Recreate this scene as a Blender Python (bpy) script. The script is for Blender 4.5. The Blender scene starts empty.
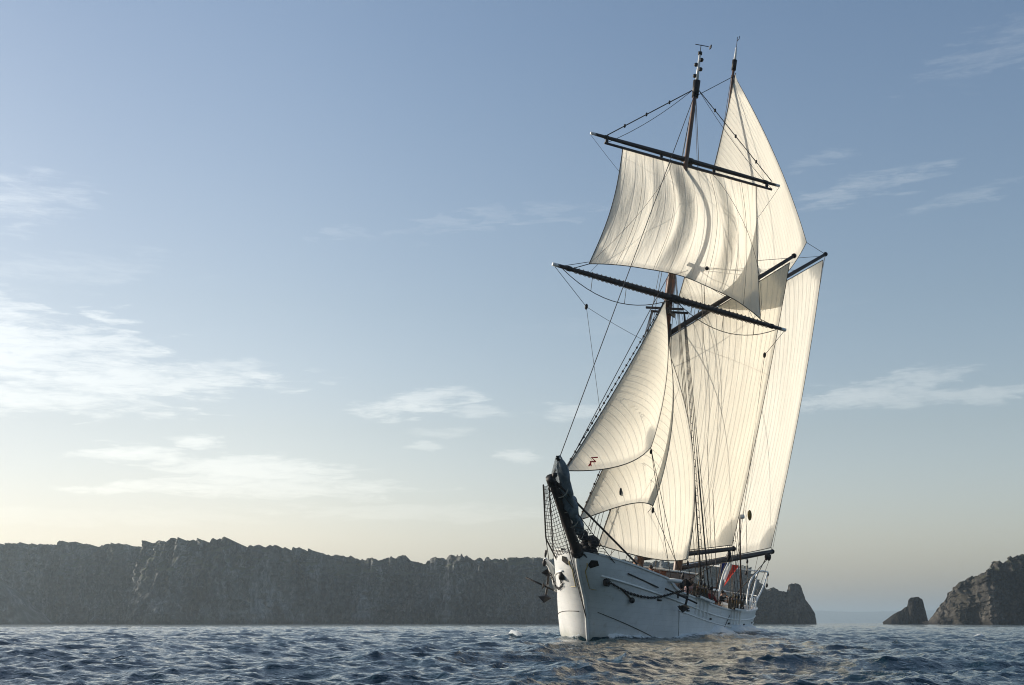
import bpy, math, random
import numpy as np
from mathutils import Vector, Matrix, Euler
random.seed(7); RNG = np.random.default_rng(11)
R = math.radians
S = bpy.context.scene; C = S.collection
# ------------------------------------------------------------------ camera, world, sun, exposure
FOCAL_PX = 1320.0
cam_d = bpy.data.cameras.new('camera'); cam = bpy.data.objects.new('camera', cam_d); C.objects.link(cam)
cam_d.sensor_width = 36; cam_d.lens = FOCAL_PX / 1024 * 36
cam_d.clip_start = .1; cam_d.clip_end = 60000
cam.location = (0, 0, .75); cam.rotation_euler = (R(90) + math.atan(280.5 / FOCAL_PX), 0, 0)
S.camera = cam
SUN_AZ, SUN_EL = -66.0, 15.0            # degrees; azimuth from the view direction (+Y), clockwise seen from above
S.view_settings.view_transform = 'Standard'; S.view_settings.look = 'None'
S.view_settings.exposure = 0.12; S.view_settings.gamma = 1
S.cycles.filter_width = 1.05
sl = bpy.data.lights.new('sun', 'SUN'); sl.energy = 5.0; sl.angle = R(.5); sl.color = (1, .93, .82)
so = bpy.data.objects.new('sun', sl); C.objects.link(so)
sd = Vector((math.sin(R(SUN_AZ)) * math.cos(R(SUN_EL)), math.cos(R(SUN_AZ)) * math.cos(R(SUN_EL)), math.sin(R(SUN_EL))))
so.rotation_euler = (-sd).to_track_quat('-Z', 'Y').to_euler(); so.location = sd * 200

class NT:                                # tiny helper for node graphs
    def __init__(s, tree): s.t = tree; s.n = tree.nodes; s.l = tree.links
    def node(s, typ, **kw):
        n = s.n.new(typ)
        for k, v in kw.items(): setattr(n, k, v)
        return n
    def put(s, sock, v):
        if isinstance(v, bpy.types.NodeSocket): s.l.new(v, sock)
        elif v is not None: sock.default_value = v
    def math(s, op, a, b=None, c=None, clamp=False):
        n = s.node('ShaderNodeMath', operation=op, use_clamp=clamp)
        s.put(n.inputs[0], a); s.put(n.inputs[1], b); s.put(n.inputs[2], c)
        return n.outputs[0]
    def mix(s, f, a, b):
        n = s.node('ShaderNodeMix', data_type='RGBA'); s.put(n.inputs[0], f); s.put(n.inputs[6], a); s.put(n.inputs[7], b)
        return n.outputs[2]
    def ramp(s, f, stops):
        n = s.node('ShaderNodeValToRGB'); e = n.color_ramp.elements
        while len(e) < len(stops): e.new(.5)
        for k, (p, c) in enumerate(stops):
            e[k].position = p; e[k].color = c if len(c) == 4 else (*c, 1)
        s.put(n.inputs[0], f); return n.outputs[0]
    def noise(s, vec, scale, detail=4, rough=.55, dist=0, dims='3D'):
        n = s.node('ShaderNodeTexNoise', noise_dimensions=dims); s.put(n.inputs['Vector'], vec)
        n.inputs['Scale'].default_value = scale; n.inputs['Detail'].default_value = detail
        n.inputs['Roughness'].default_value = rough; n.inputs['Distortion'].default_value = dist
        return n.outputs[0]
    def vec(s, x, y, z):
        n = s.node('ShaderNodeCombineXYZ'); s.put(n.inputs[0], x); s.put(n.inputs[1], y); s.put(n.inputs[2], z); return n.outputs[0]
    def mapped(s, vec, scale=(1, 1, 1), rot=(0, 0, 0), loc=(0, 0, 0)):
        n = s.node('ShaderNodeMapping'); s.put(n.inputs[0], vec)
        n.inputs['Scale'].default_value = scale; n.inputs['Rotation'].default_value = rot; n.inputs['Location'].default_value = loc
        return n.outputs[0]
    def smooth(s, v, lo, hi, a=0., b=1.):
        n = s.node('ShaderNodeMapRange', interpolation_type='SMOOTHSTEP'); s.put(n.inputs[0], v)
        for k, x in zip((1, 2, 3, 4), (lo, hi, a, b)): n.inputs[k].default_value = x
        return n.outputs[0]

def make_world():
    w = bpy.data.worlds.new('World'); S.world = w; w.use_nodes = True
    g = NT(w.node_tree); g.n.clear()
    sky = g.node('ShaderNodeTexSky', sky_type='NISHITA'); sky.sun_disc = False
    sky.sun_elevation = R(SUN_EL); sky.sun_rotation = R(SUN_AZ)
    sky.air_density = 1.0; sky.dust_density = 2.0; sky.ozone_density = 1.6; sky.altitude = 0
    # streaky ice clouds and a few low lenses, placed by compass direction and height above the horizon (degrees)
    d = g.node('ShaderNodeTexCoord').outputs['Generated']
    sep = g.node('ShaderNodeSeparateXYZ'); g.put(sep.inputs[0], d)
    az = g.math('MULTIPLY', g.math('ARCTAN2', sep.outputs[0], sep.outputs[1]), 57.2958)
    el = g.math('MULTIPLY', g.math('ARCSINE', sep.outputs[2]), 57.2958)
    p0 = g.vec(az, el, 0.)
    def streak(scale, sx, sy, rot, det=5, rough=.6, dist=.6):
        return g.noise(g.mapped(p0, (sx, sy, 1), (0, 0, R(rot))), scale, det, rough, dist)
    n1 = streak(1.0, .22, 1.5, -7, 6, .6, .9); n2 = streak(1.0, 1.0, 5.0, -5, 6, .65, 1.2); n3 = streak(1.0, .14, 1.3, 11, 6, .62, .8)
    wisp = g.math('ADD', g.math('MULTIPLY', n1, .58), g.math('MULTIPLY', n2, .42))
    wisp2 = g.math('ADD', g.math('MULTIPLY', n3, .55), g.math('MULTIPLY', n2, .45))
    lens = g.math('ADD', g.math('MULTIPLY', streak(1.0, .6, 2.2, -3, 6, .62, 1.0), .5), g.math('MULTIPLY', n2, .5))
    wx = g.math('SUBTRACT', streak(1.0, .5, 2.6, 6, 4, .55, .6), .5); wy = g.math('SUBTRACT', streak(1.0, .38, 1.8, -7, 4, .55, .8), .5)
    total = None
    # azimuth, elevation, half width, half height, tilt, strength, sharpness, noise
    patches = [(-21.5, 11.2, 9, 2.0, -4, 1.0, 1), (-16.5, 9.9, 8.5, .95, 4, 1.0, 1), (-21, 9.0, 9, .9, 0, .9, 1), (-14, 10.5, 5, .5, 6, .6, 1), (-23, 12.9, 4, .8, -6, .7, 1),
               (-16.1, 6.85, 3.9, .50, 0, 1.0, 0), (-13.5, 7.5, 1.7, .34, 0, 1.0, 0), (-11.2, 6.45, 5.2, .62, 1, .95, 1), (-10.2, 5.7, 7.0, .75, 0, .8, 1), (-15.5, 5.5, 4.5, .35, 2, .85, 0), (-17, 4.3, 9, .5, 0, .2, 1), (-4, 4.6, 9, .5, 0, .35, 1),
               (-4.9, 9.15, 2.6, .60, 4, 1.1, 0), (-3.2, 9.65, 2.4, .62, 2, 1.0, 1), (-1.6, 9.0, 2.3, .38, -4, .7, 1), (.25, 7.08, 1.4, .42, -2, .85, 0), (-3.7, 7.5, 1.3, .26, 2, .75, 0), (-3.2, 8.1, 2.4, .3, 0, .4, 1), (2.9, 8.95, 2.4, .5, 0, .8, 1),
               (14.6, 9.35, 4.4, .72, 4, 1.0, 0), (17.2, 9.15, 5.5, .55, 0, .75, 1), (20.5, 9.25, 4.2, .34, 1, .8, 0), (17.4, 9.95, 2.9, .62, 5, .85, 1),
               (15.0, 17.9, 4.2, .75, 9, .75, 2), (17.0, 18.2, 3.6, .45, 12, .65, 2), (19.8, 17.3, 3.8, .5, 11, .6, 2), (13.6, 19.3, 2.4, .45, 13, .55, 2),
               (21.2, 22.8, 4.5, 1.3, 14, .42, 2), (-21.5, 17.0, 4.5, 1.5, 6, .7, 2), (-2, 17.2, 10, .5, 8, .35, 2), (-20, 14.2, 8, 1.2, 6, .35, 2), (8, 13, 10, .8, 4, .15, 2),
               (-40, 9, 12, 2.5, 0, .9, 1), (48, 12, 14, 2, 0, .8, 1), (-95, 14, 20, 3, 0, .8, 1), (140, 16, 30, 3, 0, .8, 1)]
    for a0, e0, wa, we, tilt, amp, ty in patches:
        x = g.math('ADD', g.math('SUBTRACT', az, a0), g.math('MULTIPLY', wx, wa * 1.7)); y = g.math('ADD', g.math('SUBTRACT', el, e0), g.math('MULTIPLY', wy, we * 2.0))
        c_, s_ = math.cos(R(tilt)), math.sin(R(tilt))
        xr = g.math('ADD', g.math('MULTIPLY', x, c_ / wa), g.math('MULTIPLY', y, s_ / wa))
        yr = g.math('SUBTRACT', g.math('MULTIPLY', y, c_ / we), g.math('MULTIPLY', x, s_ / we))
        r2 = g.math('ADD', g.math('MULTIPLY', xr, xr), g.math('MULTIPLY', yr, yr))
        body = g.math('SUBTRACT', 1.0, r2, clamp=True)
        nn, k, lo, hi = ((lens, 2.3, .10, 1.25), (wisp, 2.9, .08, 1.2), (wisp2, 3.4, .25, 1.9))[ty]
        v = g.math('ADD', body, g.math('MULTIPLY', g.math('SUBTRACT', nn, .5), k))
        v = g.math('MULTIPLY', g.smooth(v, lo, hi), g.math('MULTIPLY', g.smooth(body, 0, .6), amp))
        total = v if total is None else g.math('MAXIMUM', total, v)
    total = g.math('MULTIPLY', total, .92, clamp=True)
    tint = g.ramp(g.math('DIVIDE', el, 30.0, clamp=True), [(0, (1.50, 1.43, 1.62)), (.12, (1.50, 1.36, 1.44)), (.27, (1.30, 1.17, 1.14)), (.45, (1.18, 1.10, 1.06)), (.85, (1.03, 1.04, 1.07))])
    tint = g.mix(g.smooth(az, -8, -26), tint, g.mix(g.smooth(el, 14, 3, .16, .30), tint, (0, .22, .45, 1)))
    mul = g.node('ShaderNodeMix', data_type='RGBA', blend_type='MULTIPLY'); mul.inputs[0].default_value = 1
    g.put(mul.inputs[6], sky.outputs[0]); g.put(mul.inputs[7], tint)
    cl = g.mix(g.smooth(az, -35, 25), (6.3, 6.1, 5.6, 1), (3.7, 3.75, 3.6, 1))
    half_sky = g.node('ShaderNodeMix', data_type='RGBA', blend_type='MULTIPLY'); half_sky.inputs[0].default_value = 1
    g.put(half_sky.inputs[6], mul.outputs[2]); half_sky.inputs[7].default_value = (.74, .74, .74, 1)
    add = g.node('ShaderNodeMix', data_type='RGBA', blend_type='ADD'); add.inputs[0].default_value = .55
    g.put(add.inputs[6], half_sky.outputs[2]); g.put(add.inputs[7], cl)
    col = g.mix(total, mul.outputs[2], add.outputs[2])
    bg = g.node('ShaderNodeBackground'); g.put(bg.inputs[0], col); bg.inputs[1].default_value = .137
    out = g.node('ShaderNodeOutputWorld'); g.l.new(bg.outputs[0], out.inputs[0])
make_world()

# ------------------------------------------------------------------ helpers
def link(o, parent=None):
    C.objects.link(o)
    if parent: o.parent = parent
    return o
def tag(o, label=None, cat=None, group=None, kind=None):
    if label: o['label'] = label
    if cat: o['category'] = cat
    if group: o['group'] = group
    if kind: o['kind'] = kind
    return o
class MB:
    """collects shapes, then links them as one mesh"""
    def __init__(s): s.v = []; s.f = []
    def add(s, vs, fs):
        b = len(s.v); s.v += [tuple(map(float, p)) for p in vs]; s.f += [tuple(b + i for i in f) for f in fs]; return s
    def grid(s, P, closed_u=False):
        P = np.asarray(P, float); n, m = P.shape[:2]; fs = []
        for i in range(n - 1):
            for j in range(m if closed_u else m - 1):
                k = (j + 1) % m; fs.append((i * m + j, i * m + k, (i + 1) * m + k, (i + 1) * m + j))
        return s.add(P.reshape(-1, 3), fs)
    def tube(s, pts, r, n=6, r2=None, caps=True):
        pts = [Vector(p) for p in pts]; N = len(pts); rings = []
        if np.isscalar(r): rr = [r + ((r2 if r2 is not None else r) - r) * i / max(1, N - 1) for i in range(N)]
        else: rr = list(r)
        t0 = (pts[1] - pts[0]).normalized(); up = Vector((0, 0, 1)) if abs(t0.z) < .9 else Vector((1, 0, 0))
        nx = t0.cross(up).normalized()
        for i, p in enumerate(pts):
            t = (pts[min(i + 1, N - 1)] - pts[max(i - 1, 0)]).normalized()
            nx = (nx - t * nx.dot(t)).normalized(); ny = t.cross(nx)
            rings.append([p + (nx * math.cos(2 * math.pi * k / n) + ny * math.sin(2 * math.pi * k / n)) * rr[i] for k in range(n)])
        vs = [q for g in rings for q in g]; fs = []
        for i in range(N - 1):
            for k in range(n):
                k2 = (k + 1) % n; fs.append((i * n + k, i * n + k2, (i + 1) * n + k2, (i + 1) * n + k))
        if caps: fs += [tuple(range(n))[::-1], tuple((N - 1) * n + k for k in range(n))]
        return s.add(vs, fs)
    def box(s, c, size, rot=None, bevel=0):
        hx, hy, hz = [q / 2 for q in size]; M = Euler(rot).to_matrix() if rot else Matrix.Identity(3)
        b = bevel
        if b <= 0:
            vs = [Vector((x, y, z)) for x in (-hx, hx) for y in (-hy, hy) for z in (-hz, hz)]
            fs = [(0, 1, 3, 2), (4, 6, 7, 5), (0, 4, 5, 1), (2, 3, 7, 6), (0, 2, 6, 4), (1, 5, 7, 3)]
        else:
            ring = []
            for z, k in ((-hz, b), (-hz + b, 0), (hz - b, 0), (hz, b)):
                X, Y = hx - k, hy - k
                ring.append([(X - b, -Y), (X, -Y + b), (X, Y - b), (X - b, Y), (-X + b, Y), (-X, Y - b), (-X, -Y + b), (-X + b, -Y)])
                ring[-1] = [Vector((p[0], p[1], z)) for p in ring[-1]]
            vs = [p for r_ in ring for p in r_]; fs = [tuple(range(8))[::-1], tuple(range(24, 32))]
            for i in range(3):
                for k in range(8): fs.append((i * 8 + k, i * 8 + (k + 1) % 8, i * 8 + 8 + (k + 1) % 8, i * 8 + 8 + k))
        return s.add([M @ v + Vector(c) for v in vs], fs)
    def ball(s, c, r, n=10, m=7, sc=(1, 1, 1), rot=None):
        M = Euler(rot).to_matrix() if rot else Matrix.Identity(3); vs = []
        for i in range(m + 1):
            th = math.pi * i / m
            for k in range(n):
                ph = 2 * math.pi * k / n
                vs.append(M @ Vector((r * sc[0] * math.sin(th) * math.cos(ph), r * sc[1] * math.sin(th) * math.sin(ph), r * sc[2] * math.cos(th))) + Vector(c))
        fs = [(i * n + k, i * n + n + k, i * n + n + (k + 1) % n, i * n + (k + 1) % n) for i in range(m) for k in range(n)]
        return s.add(vs, fs)
    def build(s, name, mat, parent=None, smooth=True, angle=None):
        me = bpy.data.meshes.new(name); me.from_pydata(s.v, [], s.f); me.update()
        if smooth:
            me.polygons.foreach_set('use_smooth', [True] * len(me.polygons))
            if angle is not None:
                try: me.set_sharp_from_angle(angle=R(angle))
                except Exception: pass
        o = bpy.data.objects.new(name, me); me.materials.append(mat); return link(o, parent)
def np_mesh(name, V, F, mat, parent=None, smooth=True, attrs=None):
    V = np.ascontiguousarray(V, np.float32); F = np.ascontiguousarray(F, np.int32)
    me = bpy.data.meshes.new(name); me.vertices.add(len(V)); me.vertices.foreach_set('co', V.ravel())
    k = F.shape[1]; me.loops.add(F.size); me.loops.foreach_set('vertex_index', F.ravel())
    me.polygons.add(len(F)); me.polygons.foreach_set('loop_start', np.arange(0, F.size, k, dtype=np.int32))
    me.polygons.foreach_set('loop_total', np.full(len(F), k, np.int32))
    me.update(calc_edges=True); me.validate()
    if smooth: me.polygons.foreach_set('use_smooth', np.ones(len(me.polygons), bool))
    for an, a in (attrs or {}).items():
        at = me.attributes.new(an, 'FLOAT', 'POINT'); at.data.foreach_set('value', np.ascontiguousarray(a, np.float32).ravel())
    me.materials.append(mat); o = bpy.data.objects.new(name, me); return link(o, parent)
def grid_faces(n, m, wrap=False):
    i = np.arange(n - 1)[:, None]; j = np.arange(m if wrap else m - 1)[None, :]; k = (j + 1) % m
    return np.stack([i * m + j, i * m + k, (i + 1) * m + k, (i + 1) * m + j], -1).reshape(-1, 4)
# numpy gradient-free value noise
_T = np.random.default_rng(5).random(65536)
def vnoise(p):
    p = np.asarray(p, float); i = np.floor(p).astype(np.int64); f = p - i; f = f * f * f * (f * (f * 6 - 15) + 10)
    def h(x, y, z): return _T[(x * 73856093 ^ y * 19349663 ^ z * 83492791) & 65535]
    x, y, z = i[..., 0], i[..., 1], i[..., 2]; fx, fy, fz = f[..., 0], f[..., 1], f[..., 2]
    def lx(yy, zz): return h(x, yy, zz) * (1 - fx) + h(x + 1, yy, zz) * fx
    a = lx(y, z) * (1 - fy) + lx(y + 1, z) * fy; b = lx(y, z + 1) * (1 - fy) + lx(y + 1, z + 1) * fy
    return (a * (1 - fz) + b * fz) * 2 - 1
def fbm(p, oct=5, gain=.5, lac=2.03, ridged=False):
    p = np.asarray(p, float); s = 0; a = 1; t = 0
    for k in range(oct):
        n = vnoise(p + 17.3 * k); n = 1 - 2 * np.abs(n) if ridged else n
        s = s + a * n; t += a; a *= gain; p = p * lac
    return s / t

# ------------------------------------------------------------------ materials
def material(name):
    m = bpy.data.materials.new(name); m.use_nodes = True; g = NT(m.node_tree); g.n.clear()
    out = g.node('ShaderNodeOutputMaterial'); b = g.node('ShaderNodeBsdfPrincipled'); g.l.new(b.outputs[0], out.inputs[0])
    return m, g, b, out
def bump(g, b, h, strength=.4, dist=.02):
    n = g.node('ShaderNodeBump'); n.inputs['Strength'].default_value = strength; n.inputs['Distance'].default_value = dist
    g.put(n.inputs['Height'], h); g.l.new(n.outputs[0], b.inputs['Normal']); return n
def simple(name, c1, c2, rough=.6, scale=6, metallic=0, stretch=(1, 1, 1), bmp=.3, bdist=.01, spec=.5):
    m, g, b, o = material(name); v = g.mapped(g.node('ShaderNodeTexCoord').outputs['Object'], stretch)
    n = g.noise(v, scale, 6, .6); g.put(b.inputs['Base Color'], g.ramp(n, [(.3, c1), (.7, c2)]))
    g.put(b.inputs['Roughness'], g.smooth(n, .3, .7, rough - .08, rough + .08)); b.inputs['Metallic'].default_value = metallic
    b.inputs['Specular IOR Level'].default_value = spec
    if bmp: bump(g, b, n, bmp, bdist)
    return m
M = {}
M['spar'] = simple('varnished_spar', (.055, .026, .014), (.13, .062, .03), .42, 5, stretch=(1, 1, .15))
M['dark_spar'] = simple('dark_tarred_spar', (.018, .013, .012), (.045, .03, .024), .5, 5)
M['white_spar'] = simple('white_painted_spar', (.6, .6, .58), (.78, .77, .74), .45, 8)
M['rope'] = simple('weathered_rope', (.06, .048, .035), (.15, .12, .085), .85, 30, bmp=.5)
M['wire'] = simple('tarred_rigging', (.016, .014, .013), (.05, .042, .036), .65, 30, bmp=.3)
M['pale_rope'] = simple('pale_rope', (.35, .31, .24), (.5, .45, .36), .85, 30)
M['iron'] = simple('black_iron', (.012, .012, .013), (.04, .036, .034), .55, 9, .6)
M['bronze'] = simple('bronze', (.25, .15, .05), (.4, .26, .1), .35, 9, .9)
M['wood'] = simple('deck_wood', (.17, .11, .065), (.3, .21, .13), .7, 5, stretch=(.2, 4, 1))
M['mahogany'] = simple('mahogany', (.10, .035, .018), (.2, .075, .035), .4, 4, stretch=(.4, .4, 3))
M['white'] = simple('white_paint', (.66, .66, .63), (.8, .79, .76), .4, 3, bmp=.1)
M['grey_canvas'] = simple('grey_blue_canvas', (.10, .125, .145), (.22, .26, .29), .9, 7, bmp=.7, bdist=.04)
M['black_canvas'] = simple('black_canvas', (.012, .012, .014), (.035, .034, .036), .9, 7, bmp=.7, bdist=.04)
M['white_canvas'] = simple('white_canvas', (.6, .59, .55), (.76, .75, .7), .85, 5, bmp=.6, bdist=.03)
M['glass'] = simple('dark_glass', (.01, .012, .014), (.02, .022, .025), .08, 3, bmp=0)
M['gilt'] = simple('faded_ochre_paint', (.32, .24, .09), (.45, .35, .15), .5, 6)
M['olive'] = simple('olive_wicker', (.10, .075, .02), (.2, .15, .045), .8, 25, bmp=.8)
M['red'] = simple('red_cloth', (.5, .03, .02), (.62, .05, .035), .8, 6)
M['skin'] = simple('skin', (.42, .24, .16), (.52, .31, .22), .55, 8, bmp=.05)
M['hair'] = simple('dark_hair', (.02, .013, .008), (.06, .04, .025), .7, 40)
for k, c in {'navy': (.015, .02, .045), 'black_cloth': (.012, .012, .013), 'rose': (.62, .42, .38), 'khaki': (.2, .16, .1), 'crimson': (.25, .03, .025), 'denim': (.05, .08, .16), 'cream': (.6, .56, .48)}.items():
    M[k] = simple(k + '_cloth', tuple(x * .75 for x in c), c, .85, 14, bmp=.5)

def hull_paint():
    m, g, b, o = material('white_hull_paint'); co = g.node('ShaderNodeTexCoord').outputs['Object']
    n = g.noise(co, 1.6, 7, .6); st = g.noise(g.mapped(co, (3.5, 3.5, .25)), 1.5, 6, .6); fine = g.noise(co, 25, 4, .6)
    base = g.ramp(n, [(.3, (.62, .63, .62)), (.65, (.72, .725, .71))])
    z = g.node('ShaderNodeSeparateXYZ'); g.put(z.inputs[0], co); z = z.outputs[2]
    runs = g.math('MULTIPLY', g.smooth(st, .56, .74), .34)                    # rust and dirt runs
    base = g.mix(runs, base, (.42, .36, .27, 1))
    slime = g.math('MULTIPLY', g.smooth(g.math('ADD', z, g.math('MULTIPLY', n, .5)), .75, .15), .55)     # weed near the waterline
    base = g.mix(slime, base, (.33, .35, .28, 1))
    fr = g.math('FRACT', g.math('MULTIPLY', z, 1 / .24)); seam = g.math('LESS_THAN', fr, .05)
    base = g.mix(g.math('MULTIPLY', seam, .22), base, (.3, .29, .26, 1))
    g.put(b.inputs['Base Color'], base); b.inputs['Roughness'].default_value = .38
    hgt = g.math('SUBTRACT', g.math('ADD', g.math('MULTIPLY', n, .6), g.math('MULTIPLY', fine, .06)), g.math('MULTIPLY', seam, .2))
    bump(g, b, hgt, .5, .03)
    return m
M['hull'] = hull_paint()

def sailcloth(name, col, seam_w, trans=.62, age=.5):
    """woven cloth that lets the sun through; seams and corner patches are doubled cloth"""
    m, g, b, out = material(name); g.n.remove(b)
    uv = g.node('ShaderNodeUVMap', uv_map='cloth').outputs[0]; sep = g.node('ShaderNodeSeparateXYZ'); g.put(sep.inputs[0], uv)
    U, V = sep.outputs[0], sep.outputs[1]
    co = g.node('ShaderNodeTexCoord').outputs['Object']
    wob = g.math('MULTIPLY', g.math('SUBTRACT', g.noise(co, .8, 3), .5), .03)
    fr = g.math('FRACT', g.math('DIVIDE', g.math('ADD', U, wob), seam_w))
    d = g.math('MULTIPLY', g.math('ABSOLUTE', g.math('SUBTRACT', fr, .5)), seam_w)
    seam = g.smooth(d, .010, .026, 1., 0.)
    patch = g.node('ShaderNodeAttribute', attribute_name='patch').outputs['Fac']
    panel = g.node('ShaderNodeTexWhiteNoise', noise_dimensions='1D')
    g.put(panel.inputs['W'], g.math('FLOOR', g.math('DIVIDE', g.math('ADD', U, wob), seam_w)))
    tone = g.noise(g.mapped(co, (1, 1, .45)), .55, 6, .62); stain = g.noise(co, 1.7, 6, .65)
    c = g.mix(g.smooth(tone, .3, .72), (*[x * .82 for x in col], 1), (*[x * 1.03 for x in col], 1))
    c = g.mix(g.math('MULTIPLY', panel.outputs[0], .12), c, (*[x * .78 for x in col], 1))
    c = g.mix(g.math('MULTIPLY', g.smooth(stain, .58, .78), .16 * age * 2), c, (.45, .37, .25, 1))
    dbl = g.math('MAXIMUM', g.math('MULTIPLY', seam, .5), patch, clamp=True)
    c = g.mix(g.math('MULTIPLY', dbl, .35), c, (.50, .46, .38, 1))
    df = g.node('ShaderNodeBsdfDiffuse'); g.put(df.inputs[0], c)
    tr = g.node('ShaderNodeBsdfTranslucent'); g.put(tr.inputs[0], g.mix(.5, c, (.88, .84, .73, 1)))
    mx = g.node('ShaderNodeMixShader'); g.put(mx.inputs[0], g.math('MULTIPLY', g.math('SUBTRACT', 1.0, g.math('MULTIPLY', dbl, .86)), trans))
    g.l.new(df.outputs[0], mx.inputs[1]); g.l.new(tr.outputs[0], mx.inputs[2])
    bn = g.node('ShaderNodeBump'); bn.inputs['Strength'].default_value = .55; bn.inputs['Distance'].default_value = .2
    wr = g.math('ADD', g.noise(g.mapped(uv, (1.1, .16, 1)), 1.5, 4, .6, .5), g.math('MULTIPLY', g.noise(co, 4.5, 3), .12))
    g.put(bn.inputs['Height'], g.math('ADD', wr, g.math('MULTIPLY', seam, .10)))
    for n in (df, tr): g.l.new(bn.outputs[0], n.inputs['Normal'])
    g.l.new(mx.outputs[0], out.inputs[0]); return m
CREAM = (.665, .635, .54)
M['sail_square'] = sailcloth('square_sail_cloth', (.78, .75, .665), .50)
M['sail_gaff'] = sailcloth('gaff_sail_cloth', (.63, .59, .485), .37)
M['sail_main'] = sailcloth('mainsail_cloth', (.70, .675, .59), .37)
M['sail_jib'] = sailcloth('jib_cloth', CREAM, .44)

def rock_material(name, lo, hi, grass=None, top=40):
    m, g, b, o = material(name); co = g.node('ShaderNodeTexCoord').outputs['Object']
    big = g.noise(g.mapped(co, (1, 1, .55)), .045, 8, .62); mid = g.noise(g.mapped(co, (1, 1, .35)), .22, 8, .65); fine = g.noise(co, 1.1, 6, .6)
    strk = g.noise(g.mapped(co, (1, 1, .07), (0, R(6), 0)), .3, 6, .6); zone = g.noise(g.mapped(co, (1, 1, .8)), .018, 3, .5)
    vor = g.node('ShaderNodeTexVoronoi', feature='DISTANCE_TO_EDGE'); g.put(vor.inputs['Vector'], g.mapped(co, (.16, .16, .07), (.1, .25, 0)))
    crack = g.smooth(vor.outputs[0], 0., .12, 1., 0.)
    c = g.ramp(g.math('ADD', g.math('MULTIPLY', big, .5), g.math('MULTIPLY', mid, .5)), [(.40, lo), (.50, tuple(.65 * x + .35 * y for x, y in zip(lo, hi))), (.60, hi)])
    c = g.mix(g.smooth(strk, .52, .66, 0, .6), c, (*lo, 1)); c = g.mix(g.smooth(zone, .5, .64, 0, .55), c, (hi[0] * .30, hi[1] * .30, hi[2] * .22, 1))
    c = g.mix(g.math('MULTIPLY', crack, .5), c, (*[x * .45 for x in lo], 1))
    s = g.node('ShaderNodeSeparateXYZ'); g.put(s.inputs[0], co); z = s.outputs[2]
    tide = g.smooth(g.math('ADD', z, g.math('MULTIPLY', mid, 4)), 6.5, 2.5)
    c = g.mix(g.math('MULTIPLY', tide, .7), c, (.018, .017, .015, 1))          # wet weedy band above the tide line
    if grass:
        ge = g.node('ShaderNodeNewGeometry'); s2 = g.node('ShaderNodeSeparateXYZ'); g.put(s2.inputs[0], ge.outputs['Normal'])
        gm = g.math('MULTIPLY', g.smooth(g.math('ADD', s2.outputs[2], g.math('MULTIPLY', g.math('SUBTRACT', mid, .5), 1.4)), .55, .8), g.smooth(z, top * .35, top * .7))
        c = g.mix(gm, c, g.mix(fine, (*grass, 1), (*[x * 1.7 for x in grass], 1)))
    g.put(b.inputs['Base Color'], c); b.inputs['Roughness'].default_value = .92; b.inputs['Specular IOR Level'].default_value = .2
    bump(g, b, g.math('ADD', g.math('ADD', mid, g.math('MULTIPLY', fine, .18)), g.math('MULTIPLY', crack, -.4)), .6, .55)
    return m
M['cliff'] = rock_material('sandstone_cliff', (.012, .013, .013), (.27, .27, .255), (.04, .044, .018), 50)
M['stack'] = rock_material('sea_stack_rock', (.009, .0085, .008), (.115, .102, .084), (.03, .033, .014), 40)
M['far'] = rock_material('distant_land', (.06, .062, .045), (.15, .145, .11), (.05, .06, .025), 30)

def sea_material():
    m, g, b, o = material('sea_water'); co = g.node('ShaderNodeTexCoord').outputs['Object']
    foam = g.node('ShaderNodeAttribute', attribute_name='foam').outputs['Fac']
    ns = g.noise(co, 5.5, 8, .7)
    fm = g.smooth(g.math('ADD', foam, g.math('MULTIPLY', g.math('SUBTRACT', ns, .5), .9)), .42, .72)
    c = g.mix(fm, (.004, .026, .036, 1), (.72, .74, .73, 1))
    g.put(b.inputs['Base Color'], c); g.put(b.inputs['Roughness'], g.math('ADD', g.math('MULTIPLY', fm, .6), .045))
    b.inputs['IOR'].default_value = 1.333
    a1 = g.noise(g.mapped(co, (1, 1.25, 1), (0, 0, R(35))), 2.6, 3, .55, .4); a2 = g.noise(g.mapped(co, (1.3, 1, 1), (0, 0, R(-20))), 9, 4, .6, .3)
    h = g.math('ADD', g.math('MULTIPLY', a1, .055), g.math('MULTIPLY', a2, .026)); bump(g, b, h, 1.0, 1.0)
    return m
M['sea'] = sea_material()

# ------------------------------------------------------------------ ship placement
SHIP_AT = (7.79, 69.13, 0.0); HEEL, YAW = 8.0, 22.0      # heeled to leeward, heading towards the left of the view
SHIP_ROT = (R(-HEEL), 0, R(-90 - YAW))
SHIP_M = Matrix.Translation(SHIP_AT) @ Euler(SHIP_ROT).to_matrix().to_4x4()
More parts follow.
